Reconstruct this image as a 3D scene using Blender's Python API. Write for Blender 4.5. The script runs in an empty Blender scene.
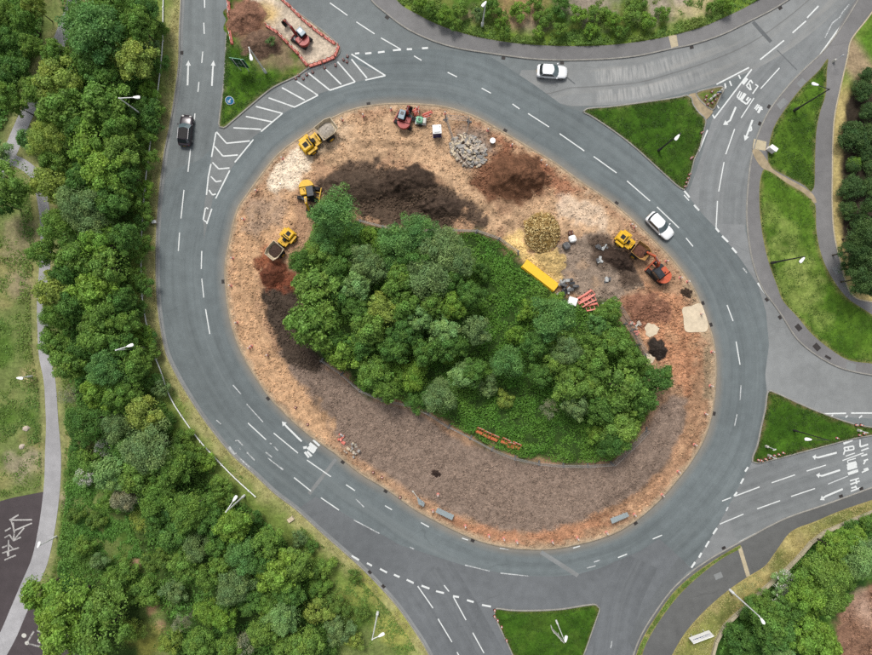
import bpy, bmesh, math, random
import numpy as np
from mathutils import Vector, Matrix
from mathutils.geometry import delaunay_2d_cdt

# ---------------------------------------------------------------- camera, sky, sun, exposure
scene = bpy.context.scene
S = 7.2                       # picture pixels per metre on the ground
CX, CY = 436.0, 327.5         # point straight below the camera
H = 95.0                      # flying height in metres
cam = bpy.data.cameras.new("camera")
cam.sensor_fit = 'HORIZONTAL'; cam.sensor_width = 36.0
cam.lens = 36.0 * H / (872.0 / S)
cam.clip_start = 0.5; cam.clip_end = 6000
camo = bpy.data.objects.new("camera", cam)
camo.location = (0, 0, H); camo.rotation_euler = (0, 0, 0)
scene.collection.objects.link(camo); scene.camera = camo

SUN_EL, SUN_AZ = math.radians(58), math.radians(-18)     # azimuth from +Y (top of picture) towards +X
world = bpy.data.worlds.new("World"); scene.world = world; world.use_nodes = True
wn = world.node_tree; wn.nodes.clear()
sky = wn.nodes.new("ShaderNodeTexSky"); sky.sky_type = 'NISHITA'; sky.sun_disc = False
sky.sun_elevation = SUN_EL; sky.sun_rotation = SUN_AZ; sky.dust_density = 4.0; sky.air_density = 1.2
hs = wn.nodes.new("ShaderNodeHueSaturation"); hs.inputs['Saturation'].default_value = 0.32   # thin overcast
bg = wn.nodes.new("ShaderNodeBackground"); bg.inputs['Strength'].default_value = 0.125
wo = wn.nodes.new("ShaderNodeOutputWorld")
wn.links.new(sky.outputs[0], hs.inputs['Color']); wn.links.new(hs.outputs[0], bg.inputs[0]); wn.links.new(bg.outputs[0], wo.inputs[0])
sl = bpy.data.lights.new("sun", 'SUN'); sl.energy = 2.0; sl.angle = math.radians(16); sl.color = (1.0, 0.96, 0.9)
so = bpy.data.objects.new("sun", sl)
sd = Vector((math.sin(SUN_AZ) * math.cos(SUN_EL), math.cos(SUN_AZ) * math.cos(SUN_EL), math.sin(SUN_EL)))
so.rotation_euler = sd.to_track_quat('Z', 'Y').to_euler(); so.location = (0, 0, 150)
scene.collection.objects.link(so)
scene.view_settings.view_transform = 'Standard'; scene.view_settings.look = 'None'
scene.view_settings.gamma = 1.0; scene.view_settings.exposure = 0.47
scene.view_settings.use_curve_mapping = False
scene.cycles.use_denoising = False

# ---------------------------------------------------------------- helpers
COL = scene.collection
rng = np.random.default_rng(7)
random.seed(11)
E_ALB = 1.8                   # how much brighter the photograph shows a surface than its base colour

def lin(c):
    c = c / 255.0
    return c / 12.92 if c <= 0.04045 else ((c + 0.055) / 1.055) ** 2.4
def C(r, g, b):
    return (lin(r) / E_ALB, lin(g) / E_ALB, lin(b) / E_ALB, 1.0)
def P(px, py, h=0.0):
    """ground point below the thing seen at a pixel of the photograph at height h"""
    f = (H - h) / H
    return ((px - CX) / S * f, (CY - py) / S * f)
def PP(pts): return [P(*p) for p in pts]

def curve(pts, step=0.6, closed=False):
    """smooth Catmull-Rom line through points, resampled"""
    p = np.array(pts, float); n = len(p)
    out = []
    rngi = range(n) if closed else range(n - 1)
    for i in rngi:
        if closed: p0, p1, p2, p3 = p[i - 1], p[i], p[(i + 1) % n], p[(i + 2) % n]
        else:
            p1, p2 = p[i], p[i + 1]
            p0 = p[i - 1] if i > 0 else 2 * p1 - p2
            p3 = p[i + 2] if i + 2 < n else 2 * p2 - p1
        L = np.linalg.norm(p2 - p1); k = max(1, int(L / step))
        d0 = max(np.linalg.norm(p1 - p0), 1e-6) ** .5; d1 = max(L, 1e-6) ** .5; d2 = max(np.linalg.norm(p3 - p2), 1e-6) ** .5
        m1 = (p2 - p1) + d1 * ((p1 - p0) / d0 - (p2 - p0) / (d0 + d1))
        m2 = (p2 - p1) + d1 * ((p3 - p2) / d2 - (p3 - p1) / (d1 + d2))
        for j in range(k):
            t = j / k
            out.append((2*t**3 - 3*t**2 + 1)*p1 + (t**3 - 2*t**2 + t)*m1 + (-2*t**3 + 3*t**2)*p2 + (t**3 - t**2)*m2)
    if not closed: out.append(p[-1])
    return np.array(out)

def _hash(ix, iy, seed):
    n = (ix.astype(np.int64) * 374761393 + iy.astype(np.int64) * 668265263 + seed * 1442695041) & 0x7fffffff
    n = ((n ^ (n >> 13)) * 1274126177) & 0x7fffffff
    return ((n ^ (n >> 16)) & 0xffff) / 65535.0
def vnoise(x, y, sc, seed=0):
    x = np.asarray(x) / sc + 1000.0; y = np.asarray(y) / sc + 1000.0
    ix = np.floor(x); iy = np.floor(y); fx = x - ix; fy = y - iy
    fx = fx * fx * (3 - 2 * fx); fy = fy * fy * (3 - 2 * fy)
    a = _hash(ix, iy, seed); b = _hash(ix + 1, iy, seed); c = _hash(ix, iy + 1, seed); d = _hash(ix + 1, iy + 1, seed)
    return (a * (1 - fx) + b * fx) * (1 - fy) + (c * (1 - fx) + d * fx) * fy
def fbm(x, y, sc, seed=0, o=3):
    v = 0; a = .5; t = 0
    for k in range(o):
        v = v + a * vnoise(x, y, sc / 2 ** k, seed + k * 17); t += a; a *= .55
    return v / t
def sdf(X, Y, poly):
    """signed distance to a polygon, negative inside"""
    poly = np.asarray(poly, float); n = len(poly)
    d = np.full(X.shape, 1e18); ins = np.zeros(X.shape, bool)
    for i in range(n):
        ax, ay = poly[i]; bx, by = poly[(i + 1) % n]
        ex, ey = bx - ax, by - ay; wx, wy = X - ax, Y - ay
        t = np.clip((wx * ex + wy * ey) / (ex * ex + ey * ey + 1e-12), 0, 1)
        d = np.minimum(d, (wx - t * ex) ** 2 + (wy - t * ey) ** 2)
        c = ((ay > Y) != (by > Y))
        with np.errstate(divide='ignore', invalid='ignore'):
            xi = ex * (Y - ay) / (ey if abs(ey) > 1e-12 else 1e-12) + ax
        ins ^= c & (X < xi)
    d = np.sqrt(d)
    return np.where(ins, -d, d)
def dline(X, Y, line):
    line = np.asarray(line, float); d = np.full(X.shape, 1e18)
    for i in range(len(line) - 1):
        ax, ay = line[i]; bx, by = line[i + 1]; ex, ey = bx - ax, by - ay
        t = np.clip(((X - ax) * ex + (Y - ay) * ey) / (ex * ex + ey * ey + 1e-12), 0, 1)
        d = np.minimum(d, (X - ax - t * ex) ** 2 + (Y - ay - t * ey) ** 2)
    return np.sqrt(d)
def sstep(a, b, x):
    t = np.clip((x - a) / (b - a), 0, 1); return t * t * (3 - 2 * t)

def setp(o, label=None, cat=None, group=None, kind=None):
    if label: o['label'] = label
    if cat: o['category'] = cat
    if group: o['group'] = group
    if kind: o['kind'] = kind
    return o
def link(name, me, parent=None, loc=None, rz=0.0):
    o = bpy.data.objects.new(name, me); COL.objects.link(o)
    if parent is not None: o.parent = parent
    if loc is not None: o.location = loc
    if rz: o.rotation_euler = (0, 0, rz)
    return o
def thing(name, label, cat, loc=(0, 0, 0), rz=0.0, group=None):
    o = link(name, None, None, loc, rz); o.empty_display_size = .3
    return setp(o, label, cat, group)
def copy_tree(o, parent=None):
    c = o.copy(); COL.objects.link(c); c.parent = parent
    for ch in o.children:
        copy_tree(ch, c)
    return c
def np_mesh(name, V, F, mat, smooth=False):
    """mesh from arrays; every face has the same corner count"""
    V = np.asarray(V, np.float32); F = np.asarray(F, np.int32); k = F.shape[1]
    me = bpy.data.meshes.new(name)
    me.vertices.add(len(V)); me.vertices.foreach_set('co', V.ravel())
    me.loops.add(F.size); me.loops.foreach_set('vertex_index', F.ravel())
    me.polygons.add(len(F)); me.polygons.foreach_set('loop_start', np.arange(0, F.size, k, dtype=np.int32))
    me.update(calc_edges=True)
    if smooth: me.polygons.foreach_set('use_smooth', np.ones(len(F), bool))
    if mat: me.materials.append(mat)
    return me
def set_col(me, cols):
    a = me.color_attributes.new('Col', 'FLOAT_COLOR', 'POINT')
    cols = np.asarray(cols, np.float32)
    if cols.shape[1] == 3: cols = np.hstack([cols, np.ones((len(cols), 1), np.float32)])
    a.data.foreach_set('color', cols.ravel())

class MB:
    """collects simple shapes, then becomes one mesh"""
    def __init__(s): s.v = []; s.f = []
    def add(s, vs, fs, M=None):
        o = len(s.v)
        for v in vs: s.v.append(tuple(M @ Vector(v)) if M is not None else tuple(v))
        s.f += [tuple(o + i for i in f) for f in fs]; return s
    def box(s, x0, x1, y0, y1, z0, z1, M=None, bev=0.0, top=1.0):
        b = bev
        if b <= 0:
            vs = [(x0,y0,z0),(x1,y0,z0),(x1,y1,z0),(x0,y1,z0)]
            mx, my = (x0+x1)/2, (y0+y1)/2
            vs += [(mx+(x-mx)*top, my+(y-my)*top, z1) for x, y, z in vs[:4]]
            return s.add(vs, [(3,2,1,0),(4,5,6,7),(0,1,5,4),(1,2,6,5),(2,3,7,6),(3,0,4,7)], M)
        def ring(x0,x1,y0,y1,z): return [(x0+b,y0,z),(x1-b,y0,z),(x1,y0+b,z),(x1,y1-b,z),(x1-b,y1,z),(x0+b,y1,z),(x0,y1-b,z),(x0,y0+b,z)]
        mx, my = (x0+x1)/2, (y0+y1)/2
        r0 = ring(x0,x1,y0,y1,z0); r1 = [(mx+(x-mx)*top,my+(y-my)*top,z) for x,y,z in ring(x0,x1,y0,y1,z1-b)]
        r2 = [(mx+(x-mx)*top,my+(y-my)*top,z) for x,y,z in ring(x0+b,x1-b,y0+b,y1-b,z1)]
        fs = [tuple(range(7,-1,-1)), tuple(range(16,24))]
        for k in range(2):
            for i in range(8): fs.append((8*k+i, 8*k+(i+1)%8, 8*k+8+(i+1)%8, 8*k+8+i))
        return s.add(r0+r1+r2, fs, M)
    def tube(s, p, q, r0, r1=None, n=8, M=None):
        r1 = r0 if r1 is None else r1
        p = Vector(p); q = Vector(q); d = (q-p)
        if d.length < 1e-6: return s
        a = d.orthogonal().normalized(); b = d.normalized().cross(a)
        vs = [p + (a*math.cos(6.28319*i/n) + b*math.sin(6.28319*i/n))*r0 for i in range(n)]
        vs += [q + (a*math.cos(6.28319*i/n) + b*math.sin(6.28319*i/n))*r1 for i in range(n)]
        fs = [(i,(i+1)%n,n+(i+1)%n,n+i) for i in range(n)] + [tuple(range(n-1,-1,-1)), tuple(range(n,2*n))]
        return s.add(vs, fs, M)
    def bar(s, p, q, w, h, M=None):
        """rectangular bar from p to q, w wide sideways and h high"""
        p = Vector(p); q = Vector(q); d = (q-p).normalized()
        up = Vector((0,0,1)) if abs(d.z) < .95 else Vector((1,0,0))
        a = d.cross(up).normalized()*w/2; b = a.cross(d).normalized()*h/2
        vs = [p-a-b,p+a-b,p+a+b,p-a+b,q-a-b,q+a-b,q+a+b,q-a+b]
        return s.add(vs, [(3,2,1,0),(4,5,6,7),(0,1,5,4),(1,2,6,5),(2,3,7,6),(3,0,4,7)], M)
    def lathe(s, prof, n=12, M=None, c=(0,0,0)):
        vs = []; fs = []; m = len(prof)
        for r, z in prof:
            for i in range(n): vs.append((c[0]+r*math.cos(6.28319*i/n), c[1]+r*math.sin(6.28319*i/n), c[2]+z))
        for k in range(m-1):
            for i in range(n): fs.append((k*n+i,k*n+(i+1)%n,(k+1)*n+(i+1)%n,(k+1)*n+i))
        fs.append(tuple(range(n-1,-1,-1))); fs.append(tuple(range((m-1)*n, m*n)))
        return s.add(vs, fs, M)
    def prism(s, pts, y0, y1, M=None):
        """outline in x-z, extruded along y"""
        n = len(pts)
        vs = [(x,y0,z) for x,z in pts] + [(x,y1,z) for x,z in pts]
        fs = [tuple(range(n)), tuple(range(2*n-1,n-1,-1))] + [(i,n+i,n+(i+1)%n,(i+1)%n) for i in range(n)]
        return s.add(vs, fs, M)
    def plate(s, pts, z0, z1, M=None):
        n = len(pts)
        vs = [(x,y,z0) for x,y in pts] + [(x,y,z1) for x,y in pts]
        fs = [tuple(range(n-1,-1,-1)), tuple(range(n,2*n))] + [(i,(i+1)%n,n+(i+1)%n,n+i) for i in range(n)]
        return s.add(vs, fs, M)
    def rings(s, R, M=None, cap=True):
        n = len(R[0]); vs = [v for r in R for v in r]; fs = []
        for k in range(len(R)-1):
            for i in range(n): fs.append((k*n+i,k*n+(i+1)%n,(k+1)*n+(i+1)%n,(k+1)*n+i))
        if cap: fs.append(tuple(range(n-1,-1,-1))); fs.append(tuple(range((len(R)-1)*n, len(R)*n)))
        return s.add(vs, fs, M)
    def mesh(s, name, mat, smooth=False):
        me = bpy.data.meshes.new(name); me.from_pydata(s.v, [], s.f)
        bm = bmesh.new(); bm.from_mesh(me); bmesh.ops.recalc_face_normals(bm, faces=bm.faces); bm.to_mesh(me); bm.free()
        me.materials.append(mat)
        if smooth:
            me.polygons.foreach_set('use_smooth', np.ones(len(me.polygons), bool))
            try: me.set_sharp_from_angle(angle=math.radians(40))
            except Exception: pass
        return me
    def build(s, name, mat, parent=None, loc=None, rz=0.0, smooth=False):
        return link(name, s.mesh(name, mat, smooth), parent, loc, rz)

# ---------------------------------------------------------------- materials
def nodes(name):
    m = bpy.data.materials.new(name); m.use_nodes = True
    nt = m.node_tree; b = nt.nodes['Principled BSDF']
    return m, nt, b
def nd(nt, typ, **kw):
    n = nt.nodes.new(typ)
    for k, v in kw.items():
        if hasattr(n, k): setattr(n, k, v)
        else: n.inputs[k].default_value = v
    return n
def noise(nt, scale, detail=3, vec=None, rough=.55):
    n = nd(nt, 'ShaderNodeTexNoise'); n.inputs['Scale'].default_value = scale
    n.inputs['Detail'].default_value = detail; n.inputs['Roughness'].default_value = rough
    if vec is not None: nt.links.new(vec, n.inputs['Vector'])
    return n
def ramp(nt, fac, stops):
    r = nd(nt, 'ShaderNodeValToRGB'); e = r.color_ramp.elements
    while len(e) > len(stops): e.remove(e[-1])
    while len(e) < len(stops): e.new(.5)
    for k, (p, c) in zip(e, stops):
        k.position = p; k.color = c if len(c) == 4 else (*c, 1)
    nt.links.new(fac, r.inputs[0]); return r
def mix(nt, fac, a, b, mode='MIX'):
    m = nd(nt, 'ShaderNodeMix', data_type='RGBA', blend_type=mode)
    for i, x in ((0, fac), (6, a), (7, b)):
        if hasattr(x, 'is_linked') or isinstance(x, bpy.types.NodeSocket): nt.links.new(x, m.inputs[i])
        else: m.inputs[i].default_value = x
    return m.outputs[2]
def mth(nt, op, a, b=None, clamp=False):
    m = nd(nt, 'ShaderNodeMath', operation=op); m.use_clamp = clamp
    for i, x in ((0, a), (1, b)):
        if x is None: continue
        if isinstance(x, bpy.types.NodeSocket): nt.links.new(x, m.inputs[i])
        else: m.inputs[i].default_value = x
    return m.outputs[0]
def g(v): return (v, v, v, 1)
def bump(nt, b, height, strength=.4, dist=.05):
    k = nd(nt, 'ShaderNodeBump'); k.inputs['Strength'].default_value = strength; k.inputs['Distance'].default_value = dist
    nt.links.new(height, k.inputs['Height']); nt.links.new(k.outputs[0], b.inputs['Normal'])
def pos(nt):
    return nd(nt, 'ShaderNodeNewGeometry').outputs['Position']

def plain(name, col, rough=.5, metal=0.0, var=.12, scale=6.0, spec=.4):
    """paint, metal or plastic with slight grime"""
    m, nt, b = nodes(name)
    tc = nd(nt, 'ShaderNodeTexCoord').outputs['Object']
    n = noise(nt, scale, 4, tc)
    dirt = ramp(nt, n.outputs[0], [(.3, g(1 - var * 2)), (.7, g(1 + var * .4))])
    c = mix(nt, 1.0, col, dirt.outputs[0], 'MULTIPLY')
    nt.links.new(c, b.inputs['Base Color'])
    b.inputs['Roughness'].default_value = rough; b.inputs['Metallic'].default_value = metal
    b.inputs['Specular IOR Level'].default_value = spec
    return m

def asphalt(name, col, worn=None, dust=None, streak=False, seed=0.0):
    m, nt, b = nodes(name)
    p = pos(nt)
    mp = nd(nt, 'ShaderNodeMapping'); mp.inputs['Location'].default_value = (seed * 37, seed * 19, seed); nt.links.new(p, mp.inputs[0]); p = mp.outputs[0]
    big = noise(nt, .09, 4, p); mid = noise(nt, .9, 4, p); fine = noise(nt, 9.0, 3, p, .7)
    c = mix(nt, ramp(nt, big.outputs[0], [(.35, g(0)), (.65, g(1))]).outputs[0], (col[0]*.9, col[1]*.9, col[2]*.9, 1), (col[0]*1.1, col[1]*1.1, col[2]*1.1, 1))
    c = mix(nt, 1.0, c, ramp(nt, mid.outputs[0], [(.25, g(.86)), (.75, g(1.1))]).outputs[0], 'MULTIPLY')
    c = mix(nt, 1.0, c, ramp(nt, fine.outputs[0], [(.3, g(.86)), (.7, g(1.12))]).outputs[0], 'MULTIPLY')
    # sealed cracks and patch stains
    vo = nd(nt, 'ShaderNodeTexVoronoi', feature='DISTANCE_TO_EDGE'); vo.inputs['Scale'].default_value = .12
    wv = mix(nt, .25, p, noise(nt, .6, 3, p).outputs['Color'], 'LINEAR_LIGHT'); nt.links.new(wv, vo.inputs['Vector'])
    ck = ramp(nt, vo.outputs[0], [(.0, g(1)), (.006, g(0))])
    gate = ramp(nt, noise(nt, .15, 1, p).outputs[0], [(.52, g(0)), (.6, g(.35))])
    c = mix(nt, mth(nt, 'MULTIPLY', ck.outputs[0], gate.outputs[0]), c, (col[0]*.5, col[1]*.5, col[2]*.5, 1))
    if streak:
        uv = nd(nt, 'ShaderNodeUVMap').outputs[0]
        sx = nd(nt, 'ShaderNodeSeparateXYZ'); nt.links.new(uv, sx.inputs[0])
        m2 = nd(nt, 'ShaderNodeMapping'); m2.inputs['Scale'].default_value = (1.1, .035, 1); nt.links.new(uv, m2.inputs[0])
        st = noise(nt, 1.0, 4, m2.outputs[0], .6)
        c = mix(nt, 1.0, c, ramp(nt, st.outputs[0], [(.3, g(.84)), (.5, g(1.0)), (.72, g(1.13))]).outputs[0], 'MULTIPLY')
        if worn:       # pale polished wheel tracks
            m3 = nd(nt, 'ShaderNodeMapping'); m3.inputs['Scale'].default_value = (.55, .012, 1); nt.links.new(uv, m3.inputs[0])
            w2 = noise(nt, 1.0, 3, m3.outputs[0])
            c = mix(nt, ramp(nt, w2.outputs[0], [(.52, g(0)), (.68, g(.55))]).outputs[0], c, worn)
        if dust:       # soil dragged out along the inner kerb
            m4 = nd(nt, 'ShaderNodeMapping'); m4.inputs['Scale'].default_value = (.5, .18, 1); nt.links.new(uv, m4.inputs[0])
            dn = noise(nt, 1.0, 5, m4.outputs[0], .65)
            edge = mth(nt, 'SUBTRACT', 1.0, mth(nt, 'DIVIDE', sx.outputs[0], 1.5), True)
            dd = mth(nt, 'MULTIPLY', mth(nt, 'POWER', edge, 1.6), mth(nt, 'MULTIPLY', dn.outputs[0], 1.35), True)
            c = mix(nt, dd, c, dust)
    nt.links.new(c, b.inputs['Base Color'])
    b.inputs['Roughness'].default_value = .85; b.inputs['Specular IOR Level'].default_value = .25
    bump(nt, b, fine.outputs[0], .25, .02)
    return m

def ground_mat(name, fine_scale, contrast, bstr, bdist, tint=None):
    """colour from the mesh (which soil or turf lies where), grain and relief from noise"""
    m, nt, b = nodes(name)
    at = nd(nt, 'ShaderNodeVertexColor'); at.layer_name = 'Col'
    p = pos(nt)
    f1 = noise(nt, fine_scale, 4, p, .65); f2 = noise(nt, fine_scale * .28, 4, p, .6)
    c = mix(nt, 1.0, at.outputs[0], ramp(nt, f1.outputs[0], [(.28, g(1 - contrast)), (.72, g(1 + contrast))]).outputs[0], 'MULTIPLY')
    c = mix(nt, 1.0, c, ramp(nt, f2.outputs[0], [(.3, g(1 - contrast * .7)), (.7, g(1 + contrast * .7))]).outputs[0], 'MULTIPLY')
    if tint:
        c = mix(nt, ramp(nt, noise(nt, fine_scale * .55, 3, p).outputs[0], [(.55, g(0)), (.75, g(.5))]).outputs[0], c, tint)
    nt.links.new(c, b.inputs['Base Color'])
    b.inputs['Roughness'].default_value = .95; b.inputs['Specular IOR Level'].default_value = .1
    bump(nt, b, mth(nt, 'ADD', f1.outputs[0], mth(nt, 'MULTIPLY', f2.outputs[0], 1.5)), bstr, bdist)
    return m

def leaf_mat(name, col, col2, trans=.3):
    m, nt, b = nodes(name)
    oi = nd(nt, 'ShaderNodeObjectInfo'); at = nd(nt, 'ShaderNodeVertexColor'); at.layer_name = 'Col'
    c = mix(nt, oi.outputs['Random'], col, col2)
    c = mix(nt, 1.0, c, at.outputs[0], 'MULTIPLY')
    nt.links.new(c, b.inputs['Base Color'])
    b.inputs['Roughness'].default_value = .55; b.inputs['Specular IOR Level'].default_value = .25
    tr = nd(nt, 'ShaderNodeBsdfTranslucent'); nt.links.new(c, tr.inputs[0])
    ms = nd(nt, 'ShaderNodeMixShader'); ms.inputs[0].default_value = trans
    nt.links.new(b.outputs[0], ms.inputs[1]); nt.links.new(tr.outputs[0], ms.inputs[2])
    nt.links.new(ms.outputs[0], nt.nodes['Material Output'].inputs[0])
    return m

def paint_mat(name, col, wear=.42, soft=.12):
    """thermoplastic road paint, worn through in places"""
    m, nt, b = nodes(name)
    p = pos(nt)
    n = noise(nt, 3.2, 5, p, .7); n2 = noise(nt, .35, 2, p)
    k = mth(nt, 'ADD', mth(nt, 'MULTIPLY', n.outputs[0], .6), mth(nt, 'MULTIPLY', n2.outputs[0], .4))
    a = ramp(nt, k, [(wear - soft, g(.12)), (wear + soft * .4, g(1))])
    nt.links.new(a.outputs[0], b.inputs['Alpha'])
    nt.links.new(ramp(nt, noise(nt, 6, 3, p).outputs[0], [(.3, (col[0]*.88, col[1]*.88, col[2]*.88, 1)), (.7, col)]).outputs[0], b.inputs['Base Color'])
    b.inputs['Roughness'].default_value = .7
    return m

M = {}
M['grass'] = ground_mat('grass', 3.2, .30, .8, .10)
M['soil'] = ground_mat('soil', 4.6, .34, 1.0, .14)
M['kerb'] = plain('kerb_concrete', C(172, 169, 161), .9, var=.14, scale=1.2)
M['kerb_dusty'] = plain('kerb_dusty', C(190, 172, 146), .9, var=.16, scale=1.0)
M['road'] = asphalt('asphalt_road', C(130, 137, 138), seed=1)
M['ring'] = asphalt('asphalt_ring', C(121, 130, 132), worn=C(136, 144, 145), dust=C(172, 156, 136), streak=True, seed=2)
M['south'] = asphalt('asphalt_south', C(120, 124, 127), seed=3)
M['light'] = asphalt('asphalt_light', C(149, 152, 152), seed=5)
M['approach'] = asphalt('asphalt_approach', C(146, 149, 150), seed=6)
M['foot'] = asphalt('asphalt_footway', C(137, 136, 136), seed=7)
M['footdark'] = asphalt('asphalt_dark_path', C(112, 113, 112), seed=8)
M['path'] = asphalt('asphalt_greenway', C(184, 183, 185), seed=9)
M['court'] = asphalt('asphalt_court', C(86, 78, 80), seed=10)
M['hatch'] = asphalt('asphalt_hatched', C(138, 142, 142), seed=11)
M['patch'] = asphalt('asphalt_patch', C(116, 120, 122), seed=12)
M['seam'] = asphalt('asphalt_seam', C(150, 153, 153), seed=13)
M['paint'] = paint_mat('road_paint', C(246, 250, 248), .38)
M['paint_worn'] = paint_mat('road_paint_worn', C(226, 230, 230), .50, .14)
M['paint_old'] = paint_mat('road_paint_old', C(205, 202, 198), .47, .16)
M['sand'] = plain('pale_sand', C(246, 228, 198), .95, var=.1, scale=2.0)
M['trod'] = plain('trodden_earth', C(190, 172, 140), .95, var=.16, scale=1.6)
M['slab'] = plain('pale_slab', C(214, 200, 168), .9, var=.1, scale=2.5)
M['iron'] = plain('cast_iron', C(58, 52, 50), .7, var=.2)
M['bark'] = plain('bark', C(98, 86, 72), .95, var=.25, scale=5)
M['deadwood'] = plain('dead_wood', C(152, 146, 132), .95, var=.2, scale=5)
M['galv'] = plain('galvanised_steel', C(262, 264, 262), .5, 0, var=.06)
M['darkpost'] = plain('dark_post_paint', C(62, 62, 60), .6, var=.1)
M['white'] = plain('white_plastic', C(285, 285, 283), .4, var=.05)
M['offwhite'] = plain('offwhite', C(232, 230, 220), .6, var=.1)
M['black'] = plain('black_rubber', C(44, 43, 44), .8, var=.15)
M['ductyellow'] = plain('duct_yellow', C(275, 222, 40), .4, var=.06)
M['yellow'] = plain('plant_yellow', C(264, 208, 30), .45, var=.12)
M['orange'] = plain('plant_orange', C(232, 110, 70), .45, var=.12)
M['red'] = plain('plant_red', C(190, 66, 60), .45, var=.12)
M['barrier'] = plain('barrier_red', C(246, 134, 116), .5, var=.12)
M['barrier_orange'] = plain('barrier_orange', C(236, 132, 84), .5, var=.12)
M['pink'] = plain('cone_faded_red', C(250, 150, 132), .5, var=.1)
M['blue'] = plain('toilet_blue', C(34, 40, 120), .4, var=.06)
M['signblue'] = plain('sign_blue', C(60, 150, 205), .4, var=.05)
M['green'] = plain('sign_green', C(20, 74, 58), .4, var=.08)
M['palegreen'] = plain('pale_green_plastic', C(150, 222, 180), .5, var=.08)
M['cabroof'] = plain('cab_roof_grey', C(150, 172, 184), .4, var=.08)
M['cabdark'] = plain('cab_dark', C(50, 54, 60), .35, var=.1)
M['steel'] = plain('pale_steel', C(190, 205, 210), .35, .2, var=.08)
M['skip'] = plain('skip_cream', C(246, 228, 196), .7, var=.16, scale=3)
M['skip_orange'] = plain('skip_tan', C(208, 160, 96), .7, var=.16, scale=3)
M['skip_grey'] = plain('skip_liner', C(172, 168, 162), .6, .2, var=.14, scale=3)
M['concrete'] = plain('broken_concrete', C(226, 210, 192), .9, var=.2, scale=2)
M['concrete2'] = plain('broken_concrete_grey', C(192, 188, 182), .9, var=.2, scale=2)
M['meshfence'] = plain('fence_steel', C(170, 168, 164), .5, .3, var=.1)
M['bag'] = plain('grey_bag', C(120, 120, 122), .8, var=.25, scale=3)
M['glass'] = plain('car_glass', C(52, 58, 64), .08, var=.02, spec=.8)
M['glass_pale'] = plain('windscreen_glass', C(104, 122, 128), .06, var=.02, spec=.9)
M['carwhite'] = plain('car_white', C(276, 279, 281), .25, var=.02)
M['carsilver'] = plain('car_pale_silver', C(272, 275, 277), .25, .05, var=.02)
M['carblack'] = plain('car_black', C(70, 64, 70), .2, .2, var=.04)
M['chrome'] = plain('alloy', C(190, 190, 192), .3, .6, var=.05)
M['lamp'] = plain('lamp_lens', C(240, 240, 235), .2, var=.02)
M['taillight'] = plain('tail_lens', C(150, 24, 22), .25, var=.02)
LEAF = {
 'a': leaf_mat('leaf_mid', C(144, 190, 88), C(162, 202, 96), .4),
 'b': leaf_mat('leaf_bright', C(158, 206, 86), C(172, 214, 94), .4),
 'd': leaf_mat('leaf_dark', C(117, 167, 82), C(134, 182, 88), .4),
 'g': leaf_mat('leaf_greygreen', C(157, 192, 123), C(171, 203, 130), .4),
 'o': leaf_mat('leaf_olive', C(186, 213, 102), C(194, 217, 109), .4),
 'w': leaf_mat('leaf_bluish', C(138, 192, 109), C(148, 201, 113), .4),
 'p': leaf_mat('leaf_pale', C(178, 224, 138), C(186, 228, 142), .4),
 's': leaf_mat('leaf_sparse', C(192, 196, 155), C(194, 196, 157), .3),
 'u': leaf_mat('leaf_undergrowth', C(132, 186, 76), C(132, 186, 76), .4),
 'v': leaf_mat('leaf_scrub', C(146, 182, 88), C(146, 182, 88), .4),
 'y': leaf_mat('grass_dry', C(208, 204, 136), C(208, 204, 136), .3),
 'x': leaf_mat('leaf_shade_scrub', C(127, 180, 82), C(127, 180, 82), .4),
 'q': leaf_mat('leaf_evergreen', C(96, 132, 74), C(106, 140, 78), .3),
 't': leaf_mat('grass_turf', C(86, 124, 40), C(86, 124, 40), .3),
 'e': leaf_mat('grass_turf_dark', C(74, 110, 34), C(74, 110, 34), .3),
}
LEAF['k'] = LEAF['p']
# ================================================================ the setting: ground, roads, verges
def A3(c): return np.array(c[:3])
def lerp(a, b, t): return a + (b - a) * t[:, None]
VIEW = (-66, 66, -51, 51)

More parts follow.
